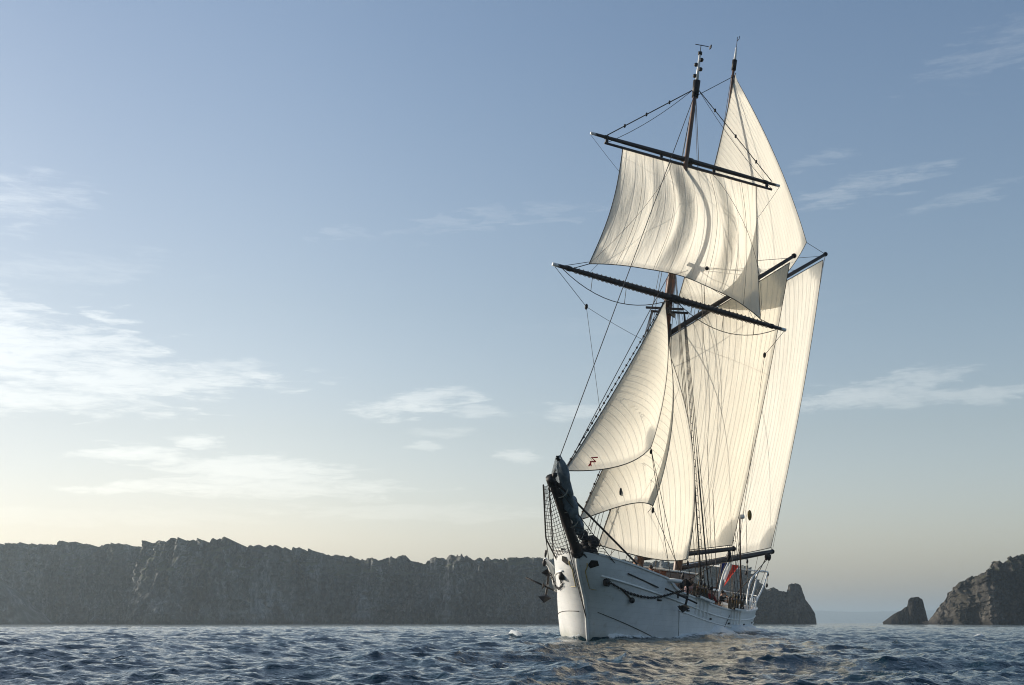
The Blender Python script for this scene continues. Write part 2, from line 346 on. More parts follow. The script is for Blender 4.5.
# hull form, ship coordinates: x forward, y to port, z up
def stem(z): return np.interp(z, [-1.6, -1, 0, .88, 1.3, 1.8, 2.21, 2.73, 3.13, 3.49, 3.9], [10.6, 11.3, 12.13, 12.6, 12.87, 13.25, 13.68, 14.25, 14.62, 14.85, 15.05])
def sternpost(z): return np.interp(z, [-1.6, -.6, 0, .5, 1, 1.8, 2.4], [-9.0, -10.2, -10.9, -11.3, -11.6, -11.95, -12.1])
def zrail0(a): a = np.asarray(a, float); return 1.75 + .0095 * np.clip(a + 4, 0, 99) ** 1.75 + .0022 * np.clip(-4 - a, 0, 9) ** 2
def zrail(a):
    a = np.asarray(a, float); t = np.clip((a - 8.6) / 1.3, 0, 1); return zrail0(a) + .34 * t * t * (3 - 2 * t)
def half(a, z):
    a = np.asarray(a, float); z = np.asarray(z, float)
    B = np.interp(z, [-1.6, -1.2, -.6, 0, .8, 2, 3.8], [.15, 1.4, 2.45, 2.85, 2.97, 3.0, 3.0])
    st = stem(z)
    n_ = np.interp(z, [-1.6, -.5, 0, 1.5, 3], [2.2, 3.0, 3.3, 3.2, 2.7])
    f = np.where(a > 2, np.clip(1 - np.clip((a - 2) / np.maximum(st - 2, .1), 0, 1) ** n_, 0, 1) ** .53, 1)
    k = np.interp(z, [-1.6, -.4, 0, 1, 2], [.95, .75, .5, .36, .30])
    q = np.where(a < -2, 1 - k * (np.clip(-2 - a, 0, 10) / 10) ** 2.2, 1)
    return B * f * np.clip(q, .03, 1)
def hullpt(a, z, side=1, out=0.0): return Vector((a, side * (float(half(a, z)) + out), z))
ship = bpy.data.objects.new('topsail_schooner', None); link(ship); ship.location = SHIP_AT; ship.rotation_euler = SHIP_ROT; ship.empty_display_size = 2
tag(ship, 'white wooden two-masted topsail schooner under full cream sail, heeling on the open sea', 'sailing ship')

# ------------------------------------------------------------------ sea
def fft_ocean(N, L, V, wdir, kmin, kmax, rms, seed, spread=2.0):
    rg = np.random.default_rng(seed); k1 = np.fft.fftfreq(N, L / N) * 2 * np.pi
    kx, ky = np.meshgrid(k1, k1, indexing='ij'); k = np.hypot(kx, ky); k[0, 0] = 1e9
    Lp = V * V / 9.81; cosf = (kx * wdir[0] + ky * wdir[1]) / k
    P = np.exp(-1 / (k * Lp) ** 2) / k ** 4 * np.where(cosf > 0, np.abs(cosf) ** spread, .12 * np.abs(cosf) ** spread)
    P *= (k > kmin) & (k < kmax); P *= np.exp(-(k * .012) ** 2)
    h = np.sqrt(P) * (rg.standard_normal((N, N)) + 1j * rg.standard_normal((N, N)))
    def real(x): return np.fft.ifft2(x).real
    H = real(h); s = rms / H.std(); h = h * s; H = H * s
    Dx = real(1j * kx / k * h); Dy = real(1j * ky / k * h)
    Jxx = real(-kx * kx / k * h); Jyy = real(-ky * ky / k * h); Jxy = real(-kx * ky / k * h)
    return H, Dx, Dy, (Jxx, Jyy, Jxy), L
def tile_sample(A, L, x, y):
    N = A.shape[0]; u = (x / L % 1) * N; v = (y / L % 1) * N; i = np.floor(u).astype(int); j = np.floor(v).astype(int); fu = u - i; fv = v - j
    i %= N; j %= N; i2 = (i + 1) % N; j2 = (j + 1) % N
    return (A[i, j] * (1 - fu) + A[i2, j] * fu) * (1 - fv) + (A[i, j2] * (1 - fu) + A[i2, j2] * fu) * fv
def build_sea():
    wd = np.array([.80, -.60])
    T = [fft_ocean(512, 137., 3.1, wd, 0.25, 5.2, .060, 3), fft_ocean(512, 31., 3.0, np.array([.55, -.83]), 2.2, 26, .035, 8, 1.0), fft_ocean(512, 9.7, 2.2, np.array([.2, -.98]), 9, 90, .011, 15, .6)]
    rad = [1.0]
    while rad[-1] < 260: rad.append(rad[-1] + max(.05, rad[-1] * .0040))
    while rad[-1] < 19000: rad.append(rad[-1] * 1.022)
    rad = np.array(rad)
    fan = R(1) * np.arange(-40, 40.01, .12); rest = R(1) * np.arange(42, 320, 2.0); ang = np.concatenate([fan, rest])
    r, a = np.meshgrid(rad, ang, indexing='ij'); x0 = r * np.sin(a); y0 = r * np.cos(a)
    x = x0.copy(); y = y0.copy(); z = np.zeros_like(x); J = [1., 1., 0.]
    for (H, Dx, Dy, Js, L), (f0, f1), ch in zip(T, ((500, 3000), (90, 320), (35, 110)), (1.2, 1.1, .9)):
        w = np.clip((f1 - r) / (f1 - f0), 0, 1) * np.clip((r - .8) / 3, 0, 1)
        z += w * tile_sample(H, L, x0, y0); x += ch * w * tile_sample(Dx, L, x0, y0); y += ch * w * tile_sample(Dy, L, x0, y0)
        for q in range(3): J[q] = J[q] + ch * w * tile_sample(Js[q], L, x0, y0)
    jac = J[0] * J[1] - J[2] ** 2
    foam = np.clip((.22 - jac) * 1.6, 0, .75)
    # broken water: whitecaps and the wash along the hull
    def cap(cx, cy, sx, sy, amp, lift, seed=0):
        nonlocal foam, z
        q = np.exp(-((x - cx) / sx) ** 2 - ((y - cy) / sy) ** 2); m_ = q > .02
        br = np.clip(.7 + 2.2 * fbm(np.stack([x[m_] * 3.2, y[m_] * 1.6, 0 * x[m_] + cx], -1), 3), 0, 1.4)
        foam[m_] = np.maximum(foam[m_], amp * q[m_] * br); z[m_] += lift * q[m_] * (.4 + .6 * br)
    for c in ((.0, 64, .55, .6, 1.15, .34), (-.9, 64.6, .6, .5, .95, .2), (.8, 64.3, .5, .4, .9, .15), (3.0, 26.6, .45, .16, .72, .05), (3.5, 26.9, .25, .12, .75, .04), (2.3, 27.2, .3, .12, .6, .03), (-1.6, 80, .8, 1.2, .65, .14), (21.5, 62, .6, .8, .75, .12), (17.5, 66, .8, .8, .5, .1), (-19, 47, .5, .6, .6, .1),
              (29, 80, .9, 1.2, .55, .1), (-9.5, 40, .3, .4, .55, .06), (-14, 95, .8, 1.5, .5, .1)): cap(*c)
    inv = np.array(SHIP_M.inverted()); px = inv[0, 0] * x + inv[0, 1] * y + inv[0, 3]; py = inv[1, 0] * x + inv[1, 1] * y + inv[1, 3]
    near = (np.abs(px) < 40) & (np.abs(py) < 14)
    hb = half(np.clip(px, -11, 12), np.clip(py * math.tan(R(HEEL)), -1, 1)); st = np.where((px > -11) & (px < 12.1), np.abs(py) - hb, 9)
    nz = fbm(np.stack([x * .9, y * .9, 0 * x], -1)[near], 4)
    wash = np.zeros_like(x)
    wv = np.exp(-np.clip(st[near], 0, 9) / np.where(px[near] > 8, .45, .9)) * (st[near] > -1.) * np.where(py[near] > 0, .95, .7) * np.interp(px[near], [-11, -6, 0, 3, 9, 11, 12], [1.7, 1.9, 1.6, 1.1, .8, 1.2, 1.5])
    wake = np.exp(-(np.abs(py[near]) / 3.0) ** 2) * np.clip((-10.5 - px[near]) / 1.0, 0, 1) * np.exp((px[near] + 11) / 14) * .85
    bowwave = np.exp(-((np.abs(py[near]) - 3.2 - (11 - px[near]) * .25) / .5) ** 2) * np.clip((11 - px[near]) / 3, 0, 1) * np.clip((px[near] + 4) / 8, 0, 1) * .5
    wash[near] = np.maximum(np.maximum(wv, wake), bowwave) * (.95 + 1.1 * nz)
    foam = np.maximum(foam, np.clip(wash, 0, 1)); z += np.clip(wash, 0, 1.3) * np.where(px < 3, .46, .32)
    V = np.stack([x, y, z], -1).reshape(-1, 3); F = grid_faces(*r.shape, wrap=True)
    V = np.vstack([V, [[0, 0, 0]]]); foam = np.append(foam.ravel(), 0)
    c = len(V) - 1; m = len(ang)
    F = np.vstack([F, [[c, (j + 1) % m, j, c] for j in range(0)]]) if False else F
    o = np_mesh('sea', V[:-1], F[:, ::-1], M['sea'], attrs={'foam': foam[:-1]}); tag(o, kind='structure')
build_sea()

# ------------------------------------------------------------------ coast
def profile(pts, dist):                    # skyline points (u right of the picture centre, v) seen over a coast at dist -> x, height
    return [((u - 512) / FOCAL_PX * dist, max(.3, (623 - v) / FOCAL_PX * dist + .75)) for u, v in pts]
def rock_wall(name, prof, y_of_x, lean, back, mat, step=.9, rows=64, rough=7.0, jag=1.6, seed=0, skew=0.0, fq=1.0, bulk=1.0):
    """a coast seen side on: every column climbs the face to its own skyline height, crosses the top and comes down behind"""
    px, ph = zip(*prof); x = np.arange(px[0], px[-1] + step, step); H = np.interp(x, px, ph)
    base = fbm(np.stack([x * .03, x * 0 + seed, x * 0], -1), 5); sharp = fbm(np.stack([x * .16, x * 0 + seed + 9, x * 0], -1), 5, .65, ridged=True)
    spike = fbm(np.stack([x * .5, x * 0 + seed + 2, x * 0], -1), 3, .6)
    H = H + jag * (.5 * base + .8 * sharp + .45 * spike - .45) * np.clip(H / 12, 0, 1)
    t = np.linspace(0, 1, rows); tt = 1 - (1 - t) ** 1.25
    X, Tt = np.meshgrid(x, tt, indexing='xy'); Hh = H[None, :] * np.ones_like(X); Z = -2.5 + (Hh + 2.5) * Tt
    yb = y_of_x(x)[None, :]
    prof_in = lean * (.25 * Tt + .75 * Tt ** 2.2)
    Y = yb + prof_in
    XX, ZZ = X, Z; X = X * fq; Z = Z * fq
    W = fbm(np.stack([X * .05, Z * .05, 0 * X + seed + 40], -1), 3) * 6
    q = np.stack([X * .035, Z * .014, 0 * X + seed], -1); big = fbm(q, 4, ridged=True)
    q2 = np.stack([(X + W) * .11, (Z + W) * .045, 0 * X + seed + 3.3], -1); mid = fbm(q2, 4, ridged=True)
    q3 = np.stack([(X + W) * .33, (Z + .5 * W) * .16, 0 * X + seed + 7.7], -1); small = fbm(q3, 4, .6, ridged=True)
    q4 = np.stack([X * .8, Z * .55, 0 * X + seed + 5.1], -1); tiny = fbm(q4, 3, .6)
    step = np.floor((Z + W * .8) / 5.5) - (Z + W * .8) / 5.5                   # ledges
    X, Z = XX, ZZ
    edge = np.clip(Hh / 15, .15, 1)
    Y = Y - edge * (rough * bulk * big + rough * .7 * mid + rough * .42 * small + rough * .15 * tiny + rough * .16 * step)
    Xo = X + edge * (rough * .3 * fbm(q2 + 31, 3) + .12 * rough * tiny)
    Zo = Z + (Tt * (1 - Tt) * 4) * edge * 1.2 * fbm(q3 + 11, 3) + np.clip(Tt * 6 - 5, 0, 1) * jag * edge * .8 * small
    # the top, then the back
    nb = 14; s = np.linspace(0, 1, nb + 1)[1:]
    Xt = Xo[-1:] + s[:, None] * back * skew; Yt = Y[-1:] + s[:, None] * back
    und = fbm(np.stack([Xt * .02, Yt * .02, 0 * Xt + seed], -1), 4)
    Zt = Zo[-1:] * (1 - .10 * s[:, None]) + und * 1.2 * s[:, None] - np.clip(s[:, None] - .8, 0, 1) * 5 * (Zo[-1:] * .9 + 2.5)
    Xa = np.vstack([Xo, Xt]); Ya = np.vstack([Y, Yt]); Za = np.vstack([Zo, Zt])
    V = np.stack([Xa, Ya, Za], -1).reshape(-1, 3)
    return np_mesh(name, V, grid_faces(*Xa.shape), mat, smooth=False)
# the long mainland cliff: runs off to the left, headland with a broken top, cove, then an even plateau behind the ship
D1 = 900.
mainland = profile([(-260, 560), (-120, 548), (0, 547), (25, 546), (45, 548), (60, 544), (100, 544), (118, 547), (130, 546), (150, 546), (166, 548), (172, 546), (178, 549), (190, 544), (205, 549), (216, 547), (226, 551), (236, 543.5), (245, 544.5), (251, 549),
                    (254, 556), (258, 558), (262, 553), (275, 550), (300, 551), (330, 555), (360, 559), (400, 557), (413, 561), (421, 564), (430, 560), (450, 558), (480, 560.5), (520, 560), (550, 559), (590, 561), (640, 563), (700, 565), (738, 567), (749, 571), (757, 582), (764, 596), (772, 612), (778, 623)], D1)
def coast_y(x):
    k = lambda u: (u - 512) / FOCAL_PX * D1
    return np.interp(x, [k(-300), k(-60), k(15), k(60), k(128), k(152), k(162), k(173), k(215), k(262), k(285), k(330), k(420), k(445), k(560), k(720)],
                     [905, 905, 893, 925, 925, 884, 868, 852, 852, 864, 905, 930, 934, 925, 915, 905])
o = rock_wall('cliff', mainland, coast_y, 16, 160, M['cliff'], .7, 84, 12., 2.2, 1.0, bulk=2.4); tag(o, kind='structure')
# low ramp of boulders at the foot of the cliff, far left
prof = profile([(-60, 560), (-20, 574), (0, 588), (8, 595), (20, 606), (30, 614), (38, 621), (41, 623)], 830.)
o = rock_wall('rock_spur', prof, lambda x: 830 + 0 * x, 16, 40, M['cliff'], .8, 40, 4, 1.0, 4.0)
tag(o, 'low rocky spur sloping down at the foot of the long cliff, leftmost of the rocks', 'rock')
prof = profile([(702, 623), (708, 606), (716, 598), (735, 592), (745, 591), (756, 590), (766, 590), (771, 588), (777, 592), (783, 593), (786, 586), (793, 584.5), (797, 586), (800, 592), (803, 601), (806, 604), (809, 608), (811, 623)], 820.)
o = rock_wall('sea_stack', prof, lambda x: 820 + 0 * x, 9, 26, M['stack'], .4, 70, 4.5, .5, 7.0, .235, 1.7)
tag(o, 'flat-topped dark rock stack with a square hump, standing in the sea behind the ship stern', 'sea stack')
prof = profile([(883, 622.5), (888, 619), (895, 614), (899, 612), (902, 611), (906, 608), (908.5, 607), (909.5, 601), (912, 598.5), (920, 598), (923.5, 600), (925, 606), (926, 615), (927, 622), (935, 623)], 720.)
prof = [(x_ - 3.4, h_) for x_, h_ in prof]
o = rock_wall('sea_stack', prof, lambda x: 720 + 0 * x, 5, 12, M['stack'], .3, 50, 1.5, .2, 12.0, .31, 3.2)
tag(o, 'small pointed rock pinnacle standing alone beside the big headland', 'sea stack')
prof = profile([(925, 622), (931, 620.5), (936, 613), (941, 604), (947, 596), (951, 589), (956, 583), (962, 580), (970, 577), (976, 572), (981, 572), (984, 566), (987, 563), (995, 564), (1003, 561), (1012, 558), (1024, 556.5), (1060, 551), (1110, 549), (1180, 553), (1260, 570), (1300, 600), (1310, 623)], 690.)
def head_y(x): return 690 + np.interp(x, [prof[0][0], 232, 240, 250, 420], [14, 4, -8, -2, 0])
o = rock_wall('headland', prof, head_y, 8, 90, M['stack'], .45, 84, 9., 1.6, 15.0, .42, 1.3); tag(o, kind='structure')
prof = profile([(700, 614), (760, 611), (812, 611), (850, 612.3), (880, 612), (905, 611), (940, 610.5), (1000, 612), (1060, 618), (1090, 622)], 12000.)
o = rock_wall('hills', prof, lambda x: 12000 + 0 * x, 140, 1500, M['far'], 12, 24, 25, 5.0, 20.0); tag(o, kind='structure')

# ------------------------------------------------------------------ air
mh = bpy.data.materials.new('sea_haze'); mh.use_nodes = True; g = NT(mh.node_tree); g.n.clear()
pv = g.node('ShaderNodeVolumePrincipled'); pv.inputs['Color'].default_value = (.74, .90, 1.0, 1); pv.inputs['Density'].default_value = .00017; pv.inputs['Anisotropy'].default_value = .55
g.l.new(pv.outputs[0], g.node('ShaderNodeOutputMaterial').inputs['Volume'])
hz = MB().box((0, 0, 75), (40000, 40000, 158)).build('haze', mh, smooth=False); tag(hz, kind='stuff')

# ------------------------------------------------------------------ hull
def build_hull():
    nx, nz = 90, 26; ar = np.linspace(-12.05, 14.9, nx); xi = (ar - ar[0]) / (ar[-1] - ar[0]); xi = xi ** .9 if False else xi
    xi = np.concatenate([np.linspace(0, .8, 56), 1 - .2 * (np.linspace(1, 0, 50)[1:] ** 1.8)]); tau = np.linspace(0, 1, nz)
    P = np.zeros((2, len(tau), len(xi), 3))
    for j, x in enumerate(xi):
        a_r = -12.05 + x * 26.95; zt = float(zrail(a_r))
        for i, t in enumerate(tau):
            z = -1.6 + t * (zt + 1.6); a0, a1 = float(sternpost(z)), float(stem(z)); a = a0 + (a1 - a0) * x
            b = float(half(a, z)) if x < 1 else 0
            P[0, i, j] = (a, b, z); P[1, i, j] = (a, -b, z)
    mb = MB(); mb.grid(P[0]); mb.grid(P[1][:, ::-1])
    tr = np.stack([P[1][:, 0], P[0][:, 0]], 1); mb.grid(tr)                    # transom
    h = mb.build('hull', M['hull'], ship, angle=50)
    # inner faces of the bulwarks, deck, cap rail
    av = np.concatenate([np.linspace(-11.9, 9, 50), np.linspace(9.3, 14.55, 24)])
    def deckz(a): return float(zrail(a)) - (.78 if a < 8.6 else .78 + .25 * min(1, (a - 8.6) / 1.3))
    for s in (1, -1):
        g_ = []
        for f in np.linspace(0, 1, 3):
            g_.append([(min(a, float(stem(z_)) - .12), s * max(.01, float(half(min(a, float(stem(z_)) - .12), z_)) - .11), z_) for a in av for z_ in [deckz(a) + f * (float(zrail(a)) - deckz(a) - .01)]])
        MB().grid(g_).build('bulwark', M['mahogany'], h)
        rl = []
        for a in av:
            zt = float(zrail(a)); b = float(half(a, zt)); bi = max(.02, b - .17)
            rl.append([(a, s * (b + .06), zt - .0), (a, s * (b + .06), zt + .07), (a, s * bi, zt + .07), (a, s * bi, zt)])
        MB().grid(rl, closed_u=True).build('cap_rail', M['white'], h, smooth=False)
        # rubbing strakes: proud mouldings along the sheer
        for dz, a0, a1, r_ in ((.42, -11.9, 13.9, .045), (.80, -11.8, 8.2, .035)):
            pts = []
            for a in np.linspace(a0, a1, 60):
                z = float(zrail0(a)) - dz; pts.append((a, s * (float(half(a, z)) + .01), z))
            MB().tube(pts, r_, 6).build('rub_rail', M['white'], h)
        pts = []
        for t in np.linspace(0, 1, 40):                                     # boot line sweeping up to the stem
            a = 12.75 - 6.3 * t; z = 1.28 - 1.62 * t ** .85 if s > 0 else 1.2 - 1.0 * t; a = min(a, float(stem(z)) - .03)
            pts.append((a, s * (float(half(a, z)) + .008), z))
        MB().tube(pts, .018, 5).build('boot_line', M['wire'], h)
        pts = []
        for t in np.linspace(0, 1, 16):                                     # gilded moulding that curls down from the bowsprit to the hawse
            a = 14.6 - 1.1 * t; z = 3.25 - 1.05 * math.sin(t * 1.57); a = min(a, float(stem(z)) - .05)
            pts.append((a, s * (float(half(a, z)) + .012), z))
        MB().tube(pts, .03, 6, .012).build('trailboard', M['gilt'], h)
        p = hullpt(14.05, 3.22, s, .0); q = hullpt(13.55, 3.12, s, 0); k = hullpt(13.75, 2.82, s, 0)
        w = [Vector(v) + Vector((.02, s * .02, 0)) for v in (p, q, k)]
        MB().tube([hullpt(13.55, 2.6, s, -.1), hullpt(13.55, 2.6, s, .10)], .19, 12).build('hawse_pipe', M['iron'], h)
        fp = [hullpt(a, z, s, .05) for a, z in ((14.62, 3.40), (14.46, 3.42), (14.3, 3.22), (14.42, 3.06), (14.56, 3.18))]
        MB().add(fp, [tuple(range(5)) if s < 0 else tuple(range(5))[::-1]]).build('hawse_port', M['iron'], h, smooth=False)
        for a in (10.2, 7.0, 3.0, -1.0, -5.0, -8.6):                             # freeing ports
            z = float(zrail0(a)) - .66; MB().tube([hullpt(a - .16, z, s, .012), hullpt(a + .16, z, s, .012)], .045, 6).build('scupper', M['iron'], h)
    MB().tube([(float(stem(z)) + .01, 0, z) for z in np.linspace(-1.2, 3.75, 24)], .075, 8).build('stem_post', M['white'], h)
    pts = [(float(sternpost(1.9)) - .02, y, 1.9 + .04) for y in np.linspace(-2.05, 2.05, 9)]
    MB().tube(pts, .08, 6).build('taffrail', M['white'], h)
    dk = [[(min(a, float(stem(deckz(a))) - .12), f * max(.01, float(half(min(a, float(stem(deckz(a))) - .12), deckz(a))) - .06), deckz(a) + .06 * (1 - f * f)) for f in np.linspace(-1, 1, 9)] for a in av]
    MB().grid(dk).build('deck', M['wood'], ship)
    return h, deckz
hull, deckz = build_hull()

# deck furniture
def deckhouse(a0, a1, w, h):
    z0 = deckz((a0 + a1) / 2) - .1; c = (a0 + a1) / 2
    d = MB().box((c, 0, z0 + h / 2), (a1 - a0, w, h), bevel=.03).build('deckhouse', M['mahogany'], ship, smooth=False)
    MB().box((c, 0, z0 + h + .05), (a1 - a0 + .25, w + .25, .10), bevel=.03).build('roof', M['white'], d, smooth=False)
    n = int((a1 - a0) / .95)
    for k in range(n):
        a = a0 + (k + .5) * (a1 - a0) / n
        for s in (1, -1):
            f = MB().box((a, s * (w / 2 + .012), z0 + h * .66), (.5, .05, .36), bevel=.01).build('window', M['wood'], d, smooth=False)
            MB().box((a, s * (w / 2 + .032), z0 + h * .66), (.38, .03, .25)).build('pane', M['glass'], f, smooth=False)
    MB().box((a1 + .012, .3, z0 + h * .46), (.05, .6, h * .84), bevel=.01).build('door', M['wood'], d, smooth=False)
deckhouse(-.4, 5.2, 2.3, 2.25); deckhouse(-7.6, -3.6, 2.1, 1.75)
sk = MB().box((8.4, 0, deckz(8.4) + .3), (1.5, 1.2, .6), bevel=.03).build('skylight', M['mahogany'], ship, smooth=False)
for s in (1, -1): MB().box((8.4, s * .3, deckz(8.4) + .68), (1.35, .58, .05), (s * -.35, 0, 0)).build('lid', M['wood'], sk, smooth=False)
wl = MB().tube([(11.2, -.9, deckz(11.2) + .5), (11.2, .9, deckz(11.2) + .5)], [.2, .2], 12).build('windlass', M['dark_spar'], ship)
for s in (1, -1):
    MB().box((11.2, s * .62, deckz(11.2) + .42), (.5, .16, .85), bevel=.02).build('bitt', M['mahogany'], wl, smooth=False)
for a, s in ((9.4, 1), (9.4, -1)): MB().box((a, s * 1.9, float(zrail(a)) + .1), (.28, .28, .75), bevel=.03).build('bollard', M['mahogany'], ship, smooth=False)
MB().box((-9.2, .6, deckz(-9.2) + .5), (1.3, 1.4, .95), bevel=.08).build('locker', M['white_canvas'], ship, smooth=False)
lk = MB().box((-8.3, 1.55, deckz(-8.3) + .55), (.9, .55, 1.0), bevel=.1).build('locker', M['white_canvas'], ship, smooth=False)
wh = MB()
wh.tube([(-10.05, .75 * math.cos(t), deckz(-10) + 1.0 + .75 * math.sin(t)) for t in np.linspace(0, 2 * math.pi, 25)], .035, 6)
for k in range(8):
    t = k * math.pi / 4; wh.tube([(-10.05, 0, deckz(-10) + 1.0), (-10.05, .95 * math.cos(t), deckz(-10) + 1.0 + .95 * math.sin(t))], .025, 5)
wh.build('wheel', M['spar'], ship)
MB().box((-10.35, 0, deckz(-10) + .5), (.35, .5, 1.0), bevel=.03).build('wheel_box', M['mahogany'], ship, smooth=False)

# ------------------------------------------------------------------ spars
def polyline(p, q, n=10, sag=0.0):
    p, q = Vector(p), Vector(q); return [p.lerp(q, t) - Vector((0, 0, sag * 4 * t * (1 - t))) for t in np.linspace(0, 1, n)]
def spar(name, p, q, r, mat, r_end=None, mid=None, n=14, parent=ship):
    pts = polyline(p, q, 13); T = np.linspace(0, 1, 13)
    if mid: rr = [r + (mid - r) * (1 - abs(2 * t - 1) ** 1.8) for t in T]
    else: rr = [r + ((r_end or r) - r) * t ** 1.3 for t in T]
    return MB().tube(pts, rr, n).build(name, mat, parent)
def block(p, r=.10, parent=ship, mat='iron'):
    return MB().ball(p, r, 8, 6, (.7, .7, 1.25)).build('block', M[mat], parent)
def rope(name, p, q, r=.014, sag=0.0, mat='wire', n=None, parent=ship):
    return MB().tube(polyline(p, q, n or (9 if sag else 2), sag), r, 4, caps=False).build(name, M[mat], parent)

fore_low = spar('lower_mast', (5.95, 0, .8), (5.85, 0, 18.3), .235, M['spar'], .17)
fore_top = spar('topmast', (6.2, 0, 15.6), (5.4, 0, 27.8), .15, M['spar'], .10)
main_low = spar('lower_mast', (-1.05, 0, .5), (-1.25, 0, 20.2), .24, M['spar'], .17)
main_top = spar('topmast', (-.9, 0, 17.6), (-1.45, 0, 31.8), .15, M['spar'], .065)
for m_, (a, z0, z1) in ((fore_low, (6.0, 15.7, 18.2)), (main_low, (-1.08, 17.8, 20.1))):
    MB().box((a, 0, z1), (.95, .46, .14), bevel=.02).build('mast_cap', M['iron'], m_, smooth=False)
    t = MB()
    for s in (1, -1): t.box((a, s * .22, z0), (1.2, .10, .18))
    t.box((a + .45, 0, z0 + .14), (.12, 1.9, .1)); t.box((a - .4, 0, z0 + .14), (.12, 1.9, .1)); t.build('crosstree', M['dark_spar'], m_, smooth=False)
    MB().tube([(a - .12, 0, z0 - 1.6), (a - .12, 0, z0 - .5)], .26, 12).build('mast_band', M['iron'], m_)
MB().tube([(6.0, 0, 14.55), (6.0, 0, 17.4)], .215, 12).build('mast_doubling', M['mahogany'], fore_low)
# fore truck: white pole with bands and a wind vane; small lamp fittings below it
MB().tube([(5.4, 0, 27.8), (5.38, 0, 29.3)], [.085, .065], 10).build('pole', M['white_spar'], fore_top)
MB().tube([(5.4, 0, 27.0), (5.4, 0, 27.9)], [.17, .19], 12).build('mast_collar', M['iron'], fore_top)
for z, s in ((28.5, 1), (28.75, -1), (29.0, 1), (28.15, -1)): MB().ball((5.42, s * .13, z), .11, 8, 6).build('lamp', M['iron'], fore_top)
MB().tube([(5.38, 0, 29.3), (5.38, 0, 29.45)], .11, 8).build('truck', M['iron'], fore_top)
v = MB(); v.tube([(5.38, 0, 29.4), (5.38, 0, 29.84)], .018, 5); v.tube([(5.55, -.25, 29.8), (5.2, .35, 29.8)], .022, 5)
v.box((5.14, .44, 29.8), (.05, .28, .16), (0, 0, -1.05)); v.build('wind_vane', M['iron'], fore_top, smooth=False)
MB().tube([(-1.45, 0, 31.7), (-1.5, 0, 32.55)], [.075, .055], 8).build('pole', M['white_spar'], main_top)
MB().tube([(-1.43, 0, 31.2), (-1.45, 0, 31.8)], [.13, .14], 8).build('mast_collar', M['iron'], main_top)
v = MB(); v.tube([(-1.5, 0, 32.5), (-1.5, 0, 33.2)], .016, 5); v.tube([(-1.5, 0, 32.95), (-1.45, .12, 33.05), (-1.4, .14, 33.2)], .018, 5); v.build('wind_vane', M['iron'], main_top)

UY0, UY1 = Vector((9.33, -3.83, 23.75)), Vector((1.63, 3.87, 23.58)); LY0, LY1 = Vector((11.05, -4.24, 16.73)), Vector((1.30, 4.85, 16.10))
def yard(p, q, r, mid):
    y = spar('yard', p, q, r, M['dark_spar'], mid=mid); d = (q - p).normalized()
    for e, s in ((p, 1), (q, -1)):
        MB().tube([e - d * s * .02, e + d * s * .75], r * 1.06, 12).build('yard_tip', M['white_spar'], y)
        MB().tube([e + d * s * .75, e + d * s * .95], r * 1.5, 10).build('yard_band', M['iron'], y)
    c = p.lerp(q, .5); MB().tube([c - d * .25, c + d * .25], mid * 1.25, 12).build('yard_band', M['iron'], y)
    MB().box(c + Vector((-.28, 0, 0)), (.6, .22, .3), bevel=.03).build('parrel', M['iron'], y, smooth=False)
    return y
uy = yard(UY0, UY1, .07, .125); ly = yard(LY0, LY1, .085, .155)
# jackstay spar slung under the upper yard carries the head of the topsail
off = Vector((.05, .05, -.32)); d = (UY1 - UY0).normalized()
js = spar('jackstay', UY0 + d * .75 + off, UY1 - d * .45 + off, .06, M['dark_spar'], mid=.075)
for t in (.08, .36, .64, .93): block(UY0.lerp(UY1, t) + off * .6, .13, js)
fr = MB()
for t0, t1 in ((.04, .49), (.51, .96)): fr.tube(polyline(LY0.lerp(LY1, t0) + Vector((0, 0, -.1)), LY0.lerp(LY1, t1) + Vector((0, 0, -.1)), 14, .85), .02, 5)
for t in (.16, .30, .42, .58, .72, .86):
    s_ = .85 * 4 * ((t - .04) / .45 if t < .5 else (t - .51) / .45) * (1 - ((t - .04) / .45 if t < .5 else (t - .51) / .45)); p = LY0.lerp(LY1, t); fr.tube([p, p - Vector((0, 0, .1 + s_))], .014, 4)
fr.build('foot_rope', M['wire'], ly)
ax_ = (LY1 - LY0).normalized(); up_ = Vector((0, 0, 1)); sd2 = ax_.cross(up_).normalized(); lc_ = []
for k in range(8 * 46):
    t = .08 + .84 * k / (8 * 46); ra = .155 * (1 - .45 * abs(2 * t - 1) ** 1.8) + .035; lc_.append(LY0.lerp(LY1, t) + (up_ * math.sin(k * math.pi / 4) + sd2 * math.cos(k * math.pi / 4)) * ra)
MB().tube(lc_, .018, 4).build('lacing', M['wire'], ly)

F_GN, F_BE = Vector((5.55, 0, 3.8)), Vector((-.62, 2.93, 4.93)); M_GN, M_BE = Vector((-1.5, 0, 3.6)), Vector((-9.75, 3.10, 5.25))
F_TH, F_PK = Vector((5.45, 0, 14.75)), Vector((-.55, 4.55, 20.45)); M_TH, M_PK = Vector((-1.4, 0, 16.75)), Vector((-9.4, 4.57, 22.85))
fb = spar('boom', F_GN, F_BE, .10, M['dark_spar'], mid=.125); mbm = spar('boom', M_GN, M_BE, .11, M['dark_spar'], mid=.15)
fg = spar('gaff', F_TH, F_PK, .13, M['dark_spar'], .09); mg = spar('gaff', M_TH, M_PK, .14, M['dark_spar'], .09)
for b_, p in ((fb, F_BE), (mbm, M_BE), (fg, F_PK), (mg, M_PK)): MB().ball(p, .14, 8, 6).build('spar_cap', M['iron'], b_)
